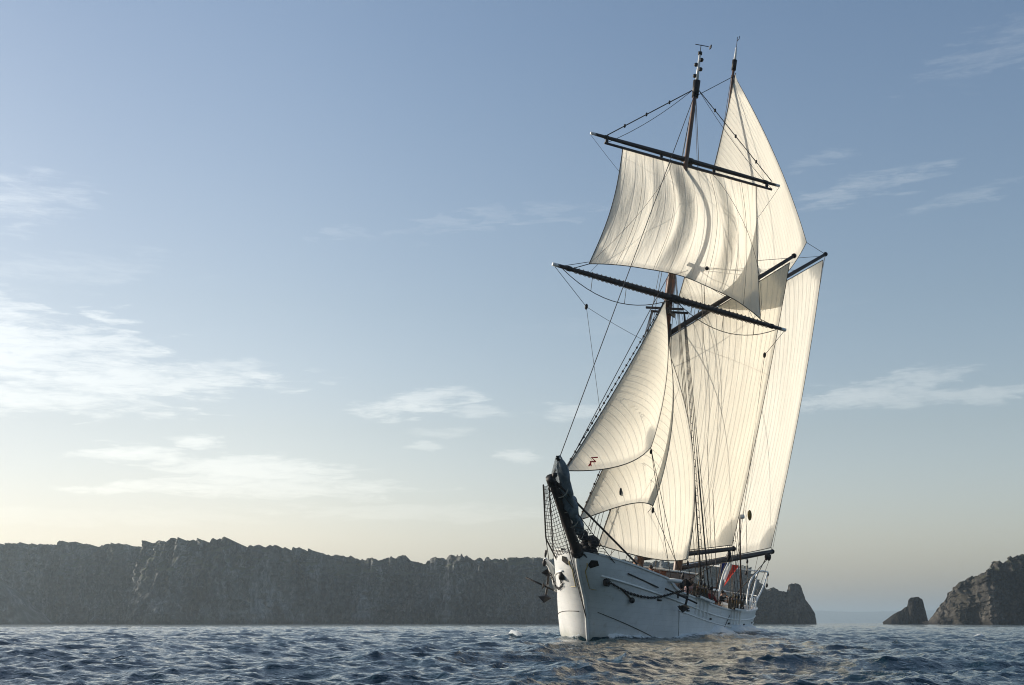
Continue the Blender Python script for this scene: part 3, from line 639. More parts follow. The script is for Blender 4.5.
# bowsprit with jib-boom
SP0, SP1 = Vector((13.4, 0, 2.75)), Vector((18.95, 0, 6.28))
bs = spar('bowsprit', SP0, SP1, .24, M['dark_spar'], .13)
MB().tube([SP1 - (SP1 - SP0).normalized() * .3, SP1 + (SP1 - SP0).normalized() * .08], .19, 10).build('cranse_iron', M['iron'], bs)
MB().tube([SP0 + (SP1 - SP0) * .25, SP0 + (SP1 - SP0) * .29], .29, 12).build('gammon_iron', M['iron'], bs)
for k in range(5): MB().ball(SP0.lerp(SP1, .80 + .05 * k) + Vector((.05, .16 * (-1) ** k, .16)), .11, 7, 5).build('deadeye', M['iron'], bs)

# ------------------------------------------------------------------ sails
def sail(name, P, UV, mat, patches=(), parent=ship, ropes=True, rope_mat='rope'):
    """P[i, j]: i from foot to head, j from luff to leech; patches: (i, j, radius in metres) of doubled cloth at corners"""
    P = np.asarray(P); n, m = P.shape[:2]; pa = np.zeros((n, m))
    for ci, cj, rad, amt in patches:
        dd = np.linalg.norm(P - P[ci, cj], axis=-1); pa = np.maximum(pa, amt * (.60 + .40 * np.clip(1.0 - dd / rad, 0, 1)) * np.clip((rad - dd) / .12, 0, 1))
    if patches: pa[:, -2:] = np.maximum(pa[:, -2:], .42); pa[:2] = np.maximum(pa[:2], .35); pa[:, :1] = np.maximum(pa[:, :1], .4)     # tabling along the edges
    o = np_mesh(name, P.reshape(-1, 3), grid_faces(n, m), mat, parent, attrs={'patch': pa})
    me = o.data; uvl = me.uv_layers.new(name='cloth'); idx = np.zeros(len(me.loops), np.int32); me.loops.foreach_get('vertex_index', idx)
    uvl.data.foreach_set('uv', UV.reshape(-1, 2)[idx].astype(np.float32).ravel())
    if ropes:
        e = MB()
        for line in (P[0], P[-1], P[:, 0], P[:, -1]):
            L_ = sum(np.linalg.norm(np.diff(line, axis=0), axis=1))
            if L_ > .3: e.tube(line[::2] if len(line) % 2 else line, .022, 5)
        e.build('bolt_rope', M[rope_mat], o)
    return o
def lee(luff0, clew): c = clew - luff0; h = math.hypot(c[0], c[1]); return np.array([c[1] / h, -c[0] / h, 0]) * (1 if -c[0] >= 0 else -1)
def curve3(p, q, bulge, n):
    t = np.linspace(0, 1, n)[:, None]; return np.asarray(p) * (1 - t) + np.asarray(q) * t + np.asarray(bulge) * 4 * t * (1 - t)
def jib(name, tack, clew, head, camber, mat, leech_out=0.0, foot_drop=0.0, luff_sag=.15, n=52, m=34, mitre=True):
    tack, clew, head = map(np.array, (tack, clew, head)); ln = lee(tack, clew)
    head_w = head + np.array([-.12, 0, -.25])
    Lf = curve3(tack, head, ln * luff_sag, n); E = curve3(clew, head_w, ln * leech_out + np.array([-.10, 0, 0]) * leech_out, n)
    u = np.linspace(0, 1, m)[None, :, None]; v = np.linspace(0, 1, n)[:, None, None]
    P = Lf[:, None] * (1 - u) + E[:, None] * u; ch = np.linalg.norm(E - Lf, axis=1)[:, None, None]
    sh = (u ** .8) * (1 - u) ** 1.0 * 3.6 * (.75 + .25 * np.sin(np.pi * np.clip(v * 1.1, 0, 1)))
    P = P + ln * camber * ch * sh; P[..., 2] -= (foot_drop * 4 * u * (1 - u) * (1 - v) ** 7)[..., 0]
    foot = np.linalg.norm(clew - tack); Uc = ((1 - u) * (1 - v) * foot)[..., 0]
    if mitre:
        lh = (head - clew) / np.linalg.norm(head - clew); ft = (tack - clew) / foot; Q = P - clew; Uc = np.maximum(Q @ lh, Q @ ft)
    UV = np.stack([Uc, (v * np.linalg.norm(head - clew) + 0 * u)[..., 0]], -1)
    return sail(name, P, UV, mat, ((0, m - 1, .95, .85), (0, 0, .9, .7), (n - 1, 0, 1.3, .7)))
def quad(name, tack, throat, peak, clew, camber, mat, n=60, m=36, foot_c=.25, leech_out=0.0, twist=0.0, seam_rot=False, hollow=0.0):
    tack, throat, peak, clew = map(np.array, (tack, throat, peak, clew)); ln = lee(tack, clew)
    Lf = curve3(tack, throat, ln * .08, n); E = curve3(clew, peak, ln * leech_out, n)
    u = np.linspace(0, 1, m)[None, :, None]; v = np.linspace(0, 1, n)[:, None, None]
    P = Lf[:, None] * (1 - u) + E[:, None] * u; ch = np.linalg.norm(E - Lf, axis=1)[:, None, None]
    sh = u ** .75 * (1 - u) * 3.5 * np.maximum(np.sin(np.pi * v) ** .6, foot_c * (1 - v) ** 2)
    P = P + ln * camber * ch * sh; P[..., 2] -= (hollow * 4 * u * (1 - u) * (1 - v) ** 6)[..., 0]
    w_ = np.linalg.norm(clew - tack); UV = np.stack([((1 - u) * w_ + 0 * v)[..., 0], (v * np.linalg.norm(peak - clew) + 0 * u)[..., 0]], -1)
    return sail(name, P, UV, mat, ((n - 1, m - 1, 1.5, .9), (0, m - 1, 1.4, .9), (0, 0, 1.0, .7), (n - 1, 0, 1.1, .7)))
J1 = jib('jib', (17.5, 0, 6.76), (11.99, 1.77, 8.54), (6.55, 0, 16.2), .14, M['sail_jib'], .45, .25)
J2 = jib('jib', (15.12, 0, 4.96), (10.16, 1.61, 6.11), (6.3, 0, 15.3), .14, M['sail_jib'], .75, -.42)
J3 = jib('staysail', (12.3, 0, 4.08), (5.90, 2.32, 4.05), (6.15, 0, 14.6), .12, M['sail_jib'], .95, .25, mitre=False)
quad('gaff_foresail', F_GN + Vector((0, 0, .2)), F_TH - Vector((0, 0, .2)), (-.25, 4.42, 20.0), F_BE + Vector((.2, -.05, .17)), .085, M['sail_gaff'], leech_out=.15)
quad('gaff_mainsail', M_GN + Vector((0, 0, .22)), M_TH - Vector((0, 0, .2)), (-9.2, 4.5, 22.45), M_BE + Vector((.3, -.05, .2)), .085, M['sail_main'], leech_out=.25)
jib('staysail', (4.75, .1, 16.6), (-7.75, 3.72, 23.1), (-1.72, .05, 31.15), .075, M['sail_main'], .35, 1.5, mitre=False)
def square_topsail():
    n, m = 44, 120; TL, TR, BL, BR = map(np.array, ((8.05, -2.57, 23.38), (2.57, 2.93, 23.36), (9.69, -2.97, 17.13), (2.43, 3.79, 16.62)))
    u = np.linspace(0, 1, m)[None, :, None]; v = np.linspace(0, 1, n)[:, None, None]       # v: 0 foot, 1 head
    nrm = np.array([.70, .71, 0])
    P = (BL * (1 - u) + BR * u) * (1 - v) + (TL * (1 - u) + TR * u) * v
    ax = (BR - BL) / np.linalg.norm(BR - BL)
    P = P + ax * (.30 * (1 - u) ** 2 * np.sin(np.pi * v)) - ax * .10 * (u ** 2 * np.sin(np.pi * v))
    bel = (np.sin(np.pi * u) ** .75) * (np.sin(np.pi * (.16 + .84 * (1 - v)) * .93) ** .9) * (1 - v ** 5)
    fold = .15 * np.sin(2 * np.pi * (u * 2.6 + .18 * v)) * np.sin(np.pi * u) * (1 - v * .4) * np.sin(np.pi * np.clip(1 - v, 0, 1) * .8)
    for u0, w0, d0 in ((.34, .035, .26), (.42, .03, -.10), (.66, .04, .24), (.73, .03, -.10), (.18, .04, .12)):     # folds from the head, shaped so the cloth shows soft shadow bands
        fold = fold - d0 * np.exp(-((u - u0 - .05 * np.sin(np.pi * v)) / w0) ** 2) * np.sin(np.pi * np.clip(.12 + .88 * (1 - v), 0, 1)) ** .6
    P = P + nrm * (1.25 * bel + fold); P[..., 2] += (.62 * (np.sin(np.pi * u) ** .9) * (1 - v) ** 2.2)[..., 0] - (.25 * u ** 6 * (1 - v) ** 4)[..., 0]
    UV = np.stack([(u * 7.8 + 0 * v)[..., 0], (v * 6.5 + 0 * u)[..., 0]], -1)
    o = sail('square_topsail', P, UV, M['sail_square'], ((0, 0, 1.15, .95), (0, m - 1, 1.5, .95)), rope_mat='wire')
    return o, P
SQ, SQP = square_topsail()
def mark_on(o_parent, P, i0, j0, strokes, scale, mat, name='sail_mark'):
    """a small sewn-on mark that follows the cloth"""
    p = Vector(P); mb = MB()
    for s in strokes: mb.tube([p + Vector(q) * scale for q in s], .03, 5)
    return mb.build(name, M[mat], o_parent)
def sail_surface(o, frac_i, frac_j, n, m):
    return o.data.vertices[int(frac_i * (n - 1)) * m + int(frac_j * (m - 1))]
vv = sail_surface(J1, .04, .17, 52, 34); c0 = vv.co + Vector((.02, .07, .02))
mark_on(J1, c0, 0, 0, (((-.55, .2, .5), (.3, -.1, .35), (-.35, .12, .05)), ((-.35, .12, .05), (.4, -.14, -.05), (.2, -.1, -.45)), ((.3, -.1, -.12), (.55, -.2, -.5))), .42, 'red')
vv = sail_surface(J2, .10, .30, 52, 34); MB().ball(vv.co + Vector((.0, .03, 0)), .2, 4, 4, (.7, .3, .9)).build('sail_patch', M['black_canvas'], J2, smooth=False)
q = SQP[6, 74]; MB().ball(Vector(q) + Vector((.03, .03, 0)), .11, 6, 4).build('cringle', M['iron'], SQ)

# stowed jib on the bowsprit
def furled():
    mb = MB(); G = []; rg = np.random.default_rng(4); T = np.linspace(0, 1, 44)
    for k, t in enumerate(T):
        c = SP0.lerp(SP1, .30 + .70 * t) + Vector((.0, .10 + .10 * t, .36 + .16 * math.sin(t * 6 + 1) + .35 * t ** 2))
        w = .345 * (min(1, t * 5) ** .5) * (min(1, (1 - t) * 6 + .12) ** .6) * (.8 + .5 * t); tie = .72 + .28 * abs(math.sin(t * 14.5)) ** .5
        G.append([c + Vector((.25 * w * math.cos(q), w * math.cos(q) * tie * .95, w * math.sin(q) * tie)) * (1 + .34 * float(vnoise(np.array([t * 7, q * 1.1, 2.])) ) + .22 * float(vnoise(np.array([t * 18, math.cos(q) * 3, math.sin(q) * 3])))) if False else
                  c + Vector((.25 * w * math.cos(q), w * math.cos(q) * tie * .95, w * math.sin(q) * tie)) * (1 + .55 * float(vnoise(np.array([t * 6, math.cos(q) * 1.6, math.sin(q) * 1.6]))) + .35 * float(vnoise(np.array([t * 15, math.cos(q) * 3, math.sin(q) * 3])))) for q in np.linspace(0, 2 * math.pi, 21)[:-1]])
    mb.grid(G, closed_u=True)
    o = mb.build('furled_sail', M['grey_canvas'], bs)
    for t in (.4, .55, .7, .85):
        c = SP0.lerp(SP1, t) + Vector((0, .1, .3)); MB().tube([c + Vector((.0, .36 * math.cos(q), .42 * math.sin(q))) for q in np.linspace(0, 6.28, 13)], .02, 4).build('gasket', M['pale_rope'], o)
    return o
furled()
bg_ = MB()
for k in range(9): bg_.ball((14.35 + random.uniform(-.3, .3), .25 + random.uniform(-.2, .3), 3.75 + random.uniform(-.1, .75)), random.uniform(.2, .34), 8, 6)
bg_.build('sail_bag', M['black_canvas'], ship)

# ------------------------------------------------------------------ standing rigging
FH, MH = Vector((5.85, 0, 15.9)), Vector((-1.15, 0, 18.0))
for side in (1, -1):
    for hd, chain, ladder in ((FH, (5.9, 5.3, 4.6, 3.9), (0, 1)), (MH, (-1.3, -2.0, -2.7, -3.4), (1, 2))):
        ends = []
        for a in chain:
            z = float(zrail(a)); foot = Vector((a, side * (float(half(a, z)) + .14), z + .75)); top = hd + (Vector((.1 - .25 * (chain[0] - a) / 2, side * .80, -.05)) if hd is FH else Vector((0, side * .3, 0))); ends.append((foot, top))
            sh = MB().tube(polyline(foot, top, 9), [.036 if a in (5.9, 4.6) and k < 4 and side > 0 else .015 for k in range(9)], 6).build('shroud', M['wire'], ship)
            MB().ball(foot, .11, 9, 6, (1, .55, 1)).build('deadeye', M['iron'], sh)
            MB().ball(foot - Vector((0, -.02 * side, .58)), .11, 9, 6, (1, .55, 1)).build('deadeye', M['iron'], sh)
            ly_ = MB()
            for k in (-.06, 0, .06): ly_.tube([foot + Vector((k, 0, -.08)), foot + Vector((k, 0, -.5))], .014, 4)
            ly_.build('lanyard', M['rope'], sh)
            MB().box((a, side * (float(half(a, z - .25)) + .05), z - .28), (.07, .04, .85)).build('chainplate', M['white'], sh, smooth=False)
        rt = MB(); (f0, t0), (f1, t1) = ends[ladder[0]], ends[ladder[1]]
        for k in range(1, 36):
            s = k / 38; rt.tube([f0.lerp(t0, s) + Vector((.06, 0, 0)), f1.lerp(t1, s) + Vector((-.06, 0, 0))], .013, 4)
        rt.build('ratlines', M['rope'], ship)
        ca, cb = chain[0] + .3, chain[-1] - .3
        MB().grid([[(a, side * (float(half(a, float(zrail(a)))) + w), float(zrail(a)) + .07 + dz) for a in np.linspace(ca, cb, 6)] for w, dz in ((.0, 0), (.26, 0), (.26, .09), (.0, .09))]).build('channel', M['white'], ship, smooth=False)
    rope('backstay', (5.45, side * .08, 26.9), (1.6, side * 2.95, 2.0), .016); rope('backstay', (-1.4, side * .08, 30.9), (-6.3, side * 2.8, 1.9), .014)
    rope('backstay', (5.5, side * .08, 26.6), (2.7, side * 2.97, 2.1), .012)
def stay(name, p, q, hanks=None, r=.02):
    o = rope(name, p, q, r)
    if hanks:
        h = MB()
        for t in np.linspace(.04, .94, hanks): h.ball(Vector(p).lerp(Vector(q), t), .055, 6, 4)
        h.build('hank', M['iron'], o)
    return o
stay('stay', (18.75, 0, 6.45), (5.45, 0, 27.2)); stay('stay', (17.43, 0, 6.9), (6.2, 0, 16.55), 26); stay('stay', (15.15, 0, 4.9), (6.1, 0, 15.6), 24)
stay('stay', (12.35, 0, 3.6), (6.1, 0, 15.0), 20); stay('stay', (6.0, 0, 18.2), (-1.3, 0, 20.3)); stay('stay', (5.5, 0, 27.0), (-1.4, 0, 30.8)); stay('stay', (14.4, 0, 3.9), (-1.3, .0, 19.9), r=.012)
stay('stay', (18.3, .1, 6.2), (6.3, .1, 17.9))
# bowsprit shrouds, bobstay, net
rope('bowsprit_shroud', SP1 + Vector((-.1, .12, -.02)), hullpt(12.54, 3.50, 1, .02), .05); rope('bowsprit_shroud', SP1 + Vector((-.1, -.12, -.02)), hullpt(12.6, 3.5, -1, .02), .03)
rope('bobstay', SP1 + Vector((-.1, 0, -.1)), (12.75, 0, .98), .018); rope('bobstay', SP0.lerp(SP1, .6) + Vector((0, 0, -.2)), (12.75, 0, 1.02), .014)
MB().tube(polyline((14.9, .3, 3.6), hullpt(12.07, 1.98, 1, .08), 6), .035, 6).build('tackle', M['wire'], ship)
MB().ball(hullpt(12.07, 1.95, 1, .1), .13, 8, 6, (1.3, 1, 1)).build('block', M['iron'], ship)
def net():
    mb = MB(); tip = SP1 + Vector((-.15, -.1, -.12)); A0, A1 = tip, SP0.lerp(SP1, .22) + Vector((0, -.2, -.1)); B0, B1 = SP1 + Vector((-.2, -.35, -.25)), hullpt(13.5, 3.2, -1, -.05); mid = Vector((14.6, -1.55, 4.05))
    def low(t): return B0.lerp(mid, t / .7) if t < .7 else mid.lerp(B1, (t - .7) / .3)
    T = np.linspace(0, 1, 22)
    for t in T[1:]: mb.tube([A0.lerp(A1, t), (A0.lerp(A1, t) + low(t)) / 2 - Vector((0, 0, .10)), low(t)], .012, 4, caps=False)
    for f in np.linspace(.14, .86, 6): mb.tube([A0.lerp(A1, t).lerp(low(t), f) - Vector((0, 0, .1 * 4 * f * (1 - f))) for t in T], .011, 4, caps=False)
    mb.tube([low(t) for t in T], .035, 5); mb.tube([mid, hullpt(12.4, 3.2, -1, .25)], .02, 4)
    mb.build('bowsprit_net', M['wire'], bs)
    mb = MB()
    def low2(t): return (SP1 + Vector((-.3, .2, -.25))).lerp(hullpt(13.7, 3.4, 1, -.02), t)
    for t in np.linspace(.55, 1, 10): mb.tube([A0.lerp(A1, t), low2(t)], .011, 4, caps=False)
    mb.tube([low2(t) for t in T], .02, 4); mb.build('bowsprit_net', M['wire'], bs)
net()
# catheads with stowed anchors
def cathead(s):
    p0 = Vector((12.2, s * 1.3, 3.3)); p1 = Vector((12.25, s * 2.5, 3.3)) if s < 0 else Vector((9.9, s * 3.25, 3.0))
    if s > 0: p0 = Vector((9.9, 2.1, 2.95))
    pts = [hullpt(11.0, 1.95, s, -.12), Vector((11.35, s * 2.1, 2.45)), Vector((11.75, s * 2.25, 2.9)), Vector((12.1, s * 2.42, 3.18))] if s < 0 else [hullpt(9.7, 2.95, s, -.15), hullpt(9.65, 3.0, s, .25), hullpt(9.6, 3.0, s, .6)]
    o = MB().tube(pts, [.24, .19, .13, .10] if s < 0 else [.10, .09, .08], 8).build('cathead', M['white'], ship)
    p1 = pts[-1]
    block(p1 + Vector((0, 0, -.15)), .14, o); MB().ball(p1 + Vector((0, 0, .25)), .06, 6, 4, (1, 1, 3)).build('post', M['iron'], o)
    return p1
ca_s, ca_p = cathead(-1), cathead(1)

# ------------------------------------------------------------------ running rigging
def lift(p, q, beads):
    o = rope('lift', p, q, .026); o2 = rope('lift', p, Vector(q) + Vector((-.1, 0, -.35)), .014, .25)
    for t in beads: block(Vector(p).lerp(Vector(q), t), .085, o)
lift((5.42, -.15, 27.4), UY0.lerp(UY1, .08) + Vector((0, 0, .12)), (.28, .55, .8)); lift((5.42, .15, 27.4), UY0.lerp(UY1, .96) + Vector((0, 0, .12)), (.22, .5, .78))
for t in (.15, .85): rope('lift', (5.9, .1 if t > .5 else -.1, 22.5), LY0.lerp(LY1, t) + Vector((0, 0, .15)), .010)
for e, y in ((UY0, -1), (UY1, 1)): rope('brace', e + Vector((0, 0, -.1)), (-1.3, y * .15, 19.8), .011, .3)
for e, y in ((LY0, -1), (LY1, 1)):
    b1 = e.lerp(Vector((-1.3, y * .15, 12.)), .22) + Vector((0, 0, -.35)); rope('brace', e, b1, .016); block(b1, .12); rope('brace', b1, (-1.3, y * .2, 14.5), .011, .2); rope('brace', b1, (-1.5, y * 2.9, 2.0), .011)
sc = [Vector(SQP[0, 0]), Vector(SQP[0, -1])]
rope('sheet', sc[0], LY0.lerp(LY1, .07), .02); rope('sheet', sc[1], LY0.lerp(LY1, .97), .02); rope('sheet', sc[0] + Vector((0, 0, .1)), LY0.lerp(LY1, .03), .014); rope('sheet', sc[1], LY0.lerp(LY1, .90), .014)
for k, j in enumerate((16, 40, 76, 104)):                       # buntlines lie on the front of the topsail
    pts = [Vector(SQP[i, j]) + Vector((.05, .05, 0)) for i in range(0, 44, 3)]; MB().tube(pts, .009, 4, caps=False).build('buntline', M['rope'], SQ)
for c, q in ((sc[0], .40), (sc[1], .60)):
    tgt = UY0.lerp(UY1, q) + Vector((.3, .3, -.4)); pts = []
    for t in np.linspace(0, 1, 12):
        b = 1.75 * math.sin(math.pi * min(1, t)) ** .8; pts.append(c.lerp(tgt, t) + Vector((.72, .72, 0)) * b * .8)
    MB().tube(pts, .010, 4, caps=False).build('clewline', M['rope'], SQ)
for (p, q) in (((11.99, 1.77, 8.5), (7.0, 2.6, 2.4)), ((10.16, 1.61, 6.05), (5.8, 2.75, 2.3)), ((5.9, 2.32, 4.0), (4.4, 2.5, 2.0)), ((10.16, 1.61, 6.1), (6.4, -2.4, 2.4)), ((11.99, 1.77, 8.5), (8.6, 2.5, 2.6))):
    o = rope('sheet', p, q, .016, .08); block(Vector(p) - Vector((.08, 0, .15)), .09, o)
# topping lifts, halyards, boom sheets
for y in (.28, -.12):
    rope('topping_lift', F_BE, (5.8, y, 17.0), .012, .25); rope('topping_lift', M_BE, (-1.2, y, 19.2), .012, .35)
for t in (.45, .75, .97):
    rope('halyard', F_TH.lerp(F_PK, t), (5.75, .12, 18.1), .013); rope('halyard', M_TH.lerp(M_PK, t), (-1.2, .12, 20.0), .013)
for k, (a, p) in enumerate(((4.9, 2.75), (4.2, 2.75), (3.5, 2.7), (5.6, .8))): rope('halyard', (5.75, .12, 17.6 + .15 * k), (a, p, 2.2), .013, mat='rope')
for k, (a, p) in enumerate(((-2.2, 2.75), (-2.9, 2.7), (-3.6, 2.6))): rope('halyard', (-1.25, .12, 19.4), (a, p, 2.0), .013, mat='rope')
o = rope('sheet', M_PK, (-11.0, 1.7, 2.1), .011); rope('sheet', M_PK, M_BE, .010, .3)
o = rope('sheet', (-7.75, 3.72, 23.1), M_PK, .016)
def purchase(p, q):
    p, q = Vector(p), Vector(q); mb = MB()
    for k in (-.05, 0, .05): mb.tube([p + Vector((k, 0, 0)), q + Vector((k, 0, 0))], .016, 4)
    o = mb.build('sheet_tackle', M['rope'], ship); block(p, .17, o); block(q, .14, o)
purchase(F_BE + Vector((.35, -.15, -.45)), (2.6, 1.1, 2.7)); purchase(F_BE + Vector((.4, -.1, -.35)), (1.4, 2.5, 1.9)); purchase(M_BE + Vector((.5, -.05, -.35)), (-10.8, .6, 2.0)); purchase(M_BE + Vector((1.2, -.05, -.35)), (-9.3, 1.8, 2.1))
rope('preventer', M_BE, (-10.0, 2.3, 2.3), .012)

for side in (1, -1):
    for a0, n_c in ((4.9, 5), (-2.35, 5)):
        pr = MB().box((a0, side * (float(half(a0, 2.1)) - .02), float(zrail(a0)) + .62), (2.3, .10, .09), bevel=.02).build('pin_rail', M['mahogany'], ship, smooth=False)
        for k in range(n_c):
            a = a0 - .9 + 1.8 * k / (n_c - 1); zc = float(zrail(a)) + .62; y_ = side * (float(half(a, 2.1)) - .02)
            MB().tube([(a, y_, zc - .2), (a, y_, zc + .2)], .025, 6).build('belaying_pin', M['bronze'], pr)
            c_ = MB()
            for q0 in range(4): c_.tube([(a + (.12 + .02 * q0) * math.cos(q), y_ - side * (.08 + .03 * q0), zc - .22 + (.26 + .02 * q0) * math.sin(q)) for q in np.linspace(0, 6.28, 13)], .022, 4)
            c_.build('rope_coil', M['rope'], pr)
# pole with a lamp and an olive float, davits, flagstaff
pl = MB().tube([(-5.2, 2.66, 1.7), (-4.0, 2.32, 6.75)], .05, 8, .04).build('aerial_pole', M['spar'], ship)
MB().tube([(-3.95, 2.32, 6.72), (-4.1, 2.5, 6.8)], .13, 10).build('lamp', M['white'], pl)
MB().ball((-4.3, 2.78, 6.9), .165, 12, 8, (.72, .72, 1.75), (.1, .12, 0)).build('float', M['olive'], pl)
def davit(pts, fall=True):
    P_ = [Vector(p) for p in pts]; sm = []                              # smooth bent tube through the given points
    for i in range(len(P_) - 1):
        p0, p1, p2, p3 = P_[max(i - 1, 0)], P_[i], P_[i + 1], P_[min(i + 2, len(P_) - 1)]
        for t in np.linspace(0, 1, 7)[:-1]: sm.append(.5 * (2 * p1 + (p2 - p0) * t + (2 * p0 - 5 * p1 + 4 * p2 - p3) * t * t + (3 * p1 - p0 - 3 * p2 + p3) * t ** 3))
    sm.append(P_[-1]); d_ = MB().tube(sm, .062, 8, .045).build('davit', M['white'], ship); e = sm[-1]
    if fall:
        block(e - Vector((0, 0, .15)), .10, d_); f_ = MB()
        for k in (-.04, .04): f_.tube([e + Vector((k, 0, -.1)), e + Vector((k * .5, 0, -.75))], .012, 4)
        f_.build('fall', M['pale_rope'], d_); block(e - Vector((0, 0, .8)), .11, d_)
davit([(-4.0, 1.6, 1.1), (-4.1, 1.6, 2.3), (-4.5, 1.6, 3.4), (-5.6, 1.6, 4.2), (-7.4, 1.65, 4.6), (-9.6, 1.75, 4.65)])
davit([(-8.2, 2.3, 1.2), (-8.3, 2.25, 2.5), (-9.0, 2.15, 3.3), (-10.6, 2.05, 3.85), (-12.6, 2.0, 4.1), (-14.6, 2.0, 4.1)])
davit([(-8.2, -2.3, 1.2), (-8.3, -2.25, 2.5), (-9.0, -2.15, 3.3), (-10.6, -2.05, 3.85), (-12.6, -2.0, 4.1), (-14.6, -2.0, 4.1)])
davit([(-11.6, 1.9, 1.9), (-12.6, 1.95, 2.5), (-13.7, 2.0, 3.3), (-14.4, 2.0, 4.05)], False)
davit([(-9.5, 2.1, 1.5), (-10.3, 2.05, 2.4), (-11.2, 2.0, 3.2), (-11.5, 2.0, 3.95)], False)
MB().tube([(-14.5, 2.0, 4.08), (-14.5, -2.0, 4.08)], .045, 8).build('davit_bar', M['white'], ship)
rl = MB()
for a in (-6.6, -7.9, -9.2, -10.5, -11.6):
    b = float(half(a, float(zrail(a)))); rl.tube([(a, b - .06, float(zrail(a))), (a, b - .06, float(zrail(a)) + .75)], .025, 6)
for dz in (.4, .75): rl.tube([(a, float(half(a, float(zrail(a)))) - .06, float(zrail(a)) + dz) for a in np.linspace(-6.6, -11.8, 12)] + [(-11.9, y, float(zrail(-11.9)) + dz) for y in (1.4, 0, -1.4)], .022, 5)
rl.build('guard_rail', M['white'], ship)
fs = MB().tube([(-11.6, -.44, 1.5), (-12.35, -.4, 4.5)], .04, 8, .028).build('flagstaff', M['spar'], ship)

# ------------------------------------------------------------------ things carried by the ship
def on_ship(name, at, rotz=0.0):
    o = bpy.data.objects.new(name, None); link(o); o.matrix_world = SHIP_M @ Matrix.Translation(at) @ Matrix.Rotation(rotz, 4, 'Z'); o.empty_display_size = .3; return o
# ensign hanging from the staff in blue, white and red bands
def flag_mat():
    m, g, b, out = material('tricolour_cloth'); g.n.remove(b); uv = g.node('ShaderNodeUVMap', uv_map='cloth').outputs[0]; s = g.node('ShaderNodeSeparateXYZ'); g.put(s.inputs[0], uv); u = s.outputs[0]
    c = g.mix(g.math('GREATER_THAN', u, .333), (.02, .035, .14, 1), (.78, .77, .74, 1)); c = g.mix(g.math('GREATER_THAN', u, .667), c, (.50, .06, .045, 1))
    df = g.node('ShaderNodeBsdfDiffuse'); tr = g.node('ShaderNodeBsdfTranslucent'); g.put(df.inputs[0], c); g.put(tr.inputs[0], c)
    mx = g.node('ShaderNodeMixShader'); mx.inputs[0].default_value = .45; g.l.new(df.outputs[0], mx.inputs[1]); g.l.new(tr.outputs[0], mx.inputs[2]); g.l.new(mx.outputs[0], out.inputs[0]); return m
M['flag'] = flag_mat()
def ensign():
    r_ = on_ship('ensign', (-12.3, -.4, 4.35)); r_.scale = (.78,) * 3; n, m = 20, 40; P = np.zeros((n, m, 3)); UV = np.zeros((n, m, 2))
    for i, t in enumerate(np.linspace(0, 1, n)):
        for j, u in enumerate(np.linspace(0, 1, m)):
            P[i, j] = (-.28 * u + .25 * t, .05 + 1.25 * u - 1.0 * t * u * u + .05 * math.sin(u * 8 + t * 2), -1.1 * t - .75 * u ** 1.6 * t - .15 * u); P[i, j, 0] += .16 * math.sin(u * 9 + t * 1.5) * u
            UV[i, j] = (u, t)
    o = np_mesh('cloth', P.reshape(-1, 3), grid_faces(n, m), M['flag'], r_); me = o.data; l = me.uv_layers.new(name='cloth'); idx = np.zeros(len(me.loops), np.int32); me.loops.foreach_get('vertex_index', idx)
    l.data.foreach_set('uv', UV.reshape(-1, 2)[idx].astype(np.float32).ravel())
    MB().tube([Vector(P[0, 0]), Vector(P[-1, 0])], .02, 5).build('hoist_rope', M['pale_rope'], r_)
    tag(r_, 'blue, white and red striped flag drooping from the staff at the ship stern', 'flag')
ensign()
def anchor(at, rx, label, sc=1.0, chain=None):
    r_ = on_ship('anchor', at); E_ = Euler(rx).to_matrix()
    T = lambda *p: E_ @ (Vector(p) * sc)
    mb = MB(); mb.tube([T(0, 0, -1.0), T(0, 0, .75)], .07 * sc, 8, .055 * sc); mb.build('shank', M['iron'], r_)
    MB().tube([T(-1.0, .3, .6), T(1.0, -.3, .6)], [.035 * sc, .055 * sc] if False else .045 * sc, 8).build('stock', M['iron'], r_)
    MB().tube([T(0, .15 * math.cos(q), .88 + .15 * math.sin(q)) for q in np.linspace(0, 6.28, 14)], .03 * sc, 6).build('ring', M['iron'], r_)
    MB().tube([T(0, .72 * math.sin(q), -.35 - .68 * math.cos(q)) for q in np.linspace(-1.25, 1.25, 15)], .065 * sc, 8).build('arms', M['iron'], r_)
    for s in (1, -1):
        c = [T(0, s * .92, -.36), T(.36, s * .62, -.50), T(0, s * .46, -.86), T(-.36, s * .62, -.50), T(0, s * .56, -.44)]
        MB().add(c, [(0, 1, 4), (1, 2, 4), (2, 3, 4), (3, 0, 4), (0, 3, 2, 1)]).build('fluke', M['iron'], r_, smooth=False)
    tag(r_, label, 'anchor', 'iron anchors at the bow'); return r_
UPRIGHT = Matrix(((0, 0, -1), (1, 0, 0), (0, 1, 0))).to_euler()        # arms upright, shank pointing aft, stock across
anchor((10.6, -2.82, 2.02), (UPRIGHT.x, UPRIGHT.y + R(0), UPRIGHT.z + R(14)), 'black iron anchor hanging clear of the sunlit side of the bow', .85)
anchor((9.35, 3.17, 2.40), UPRIGHT, 'black iron anchor hung against the shaded side of the hull', .82)
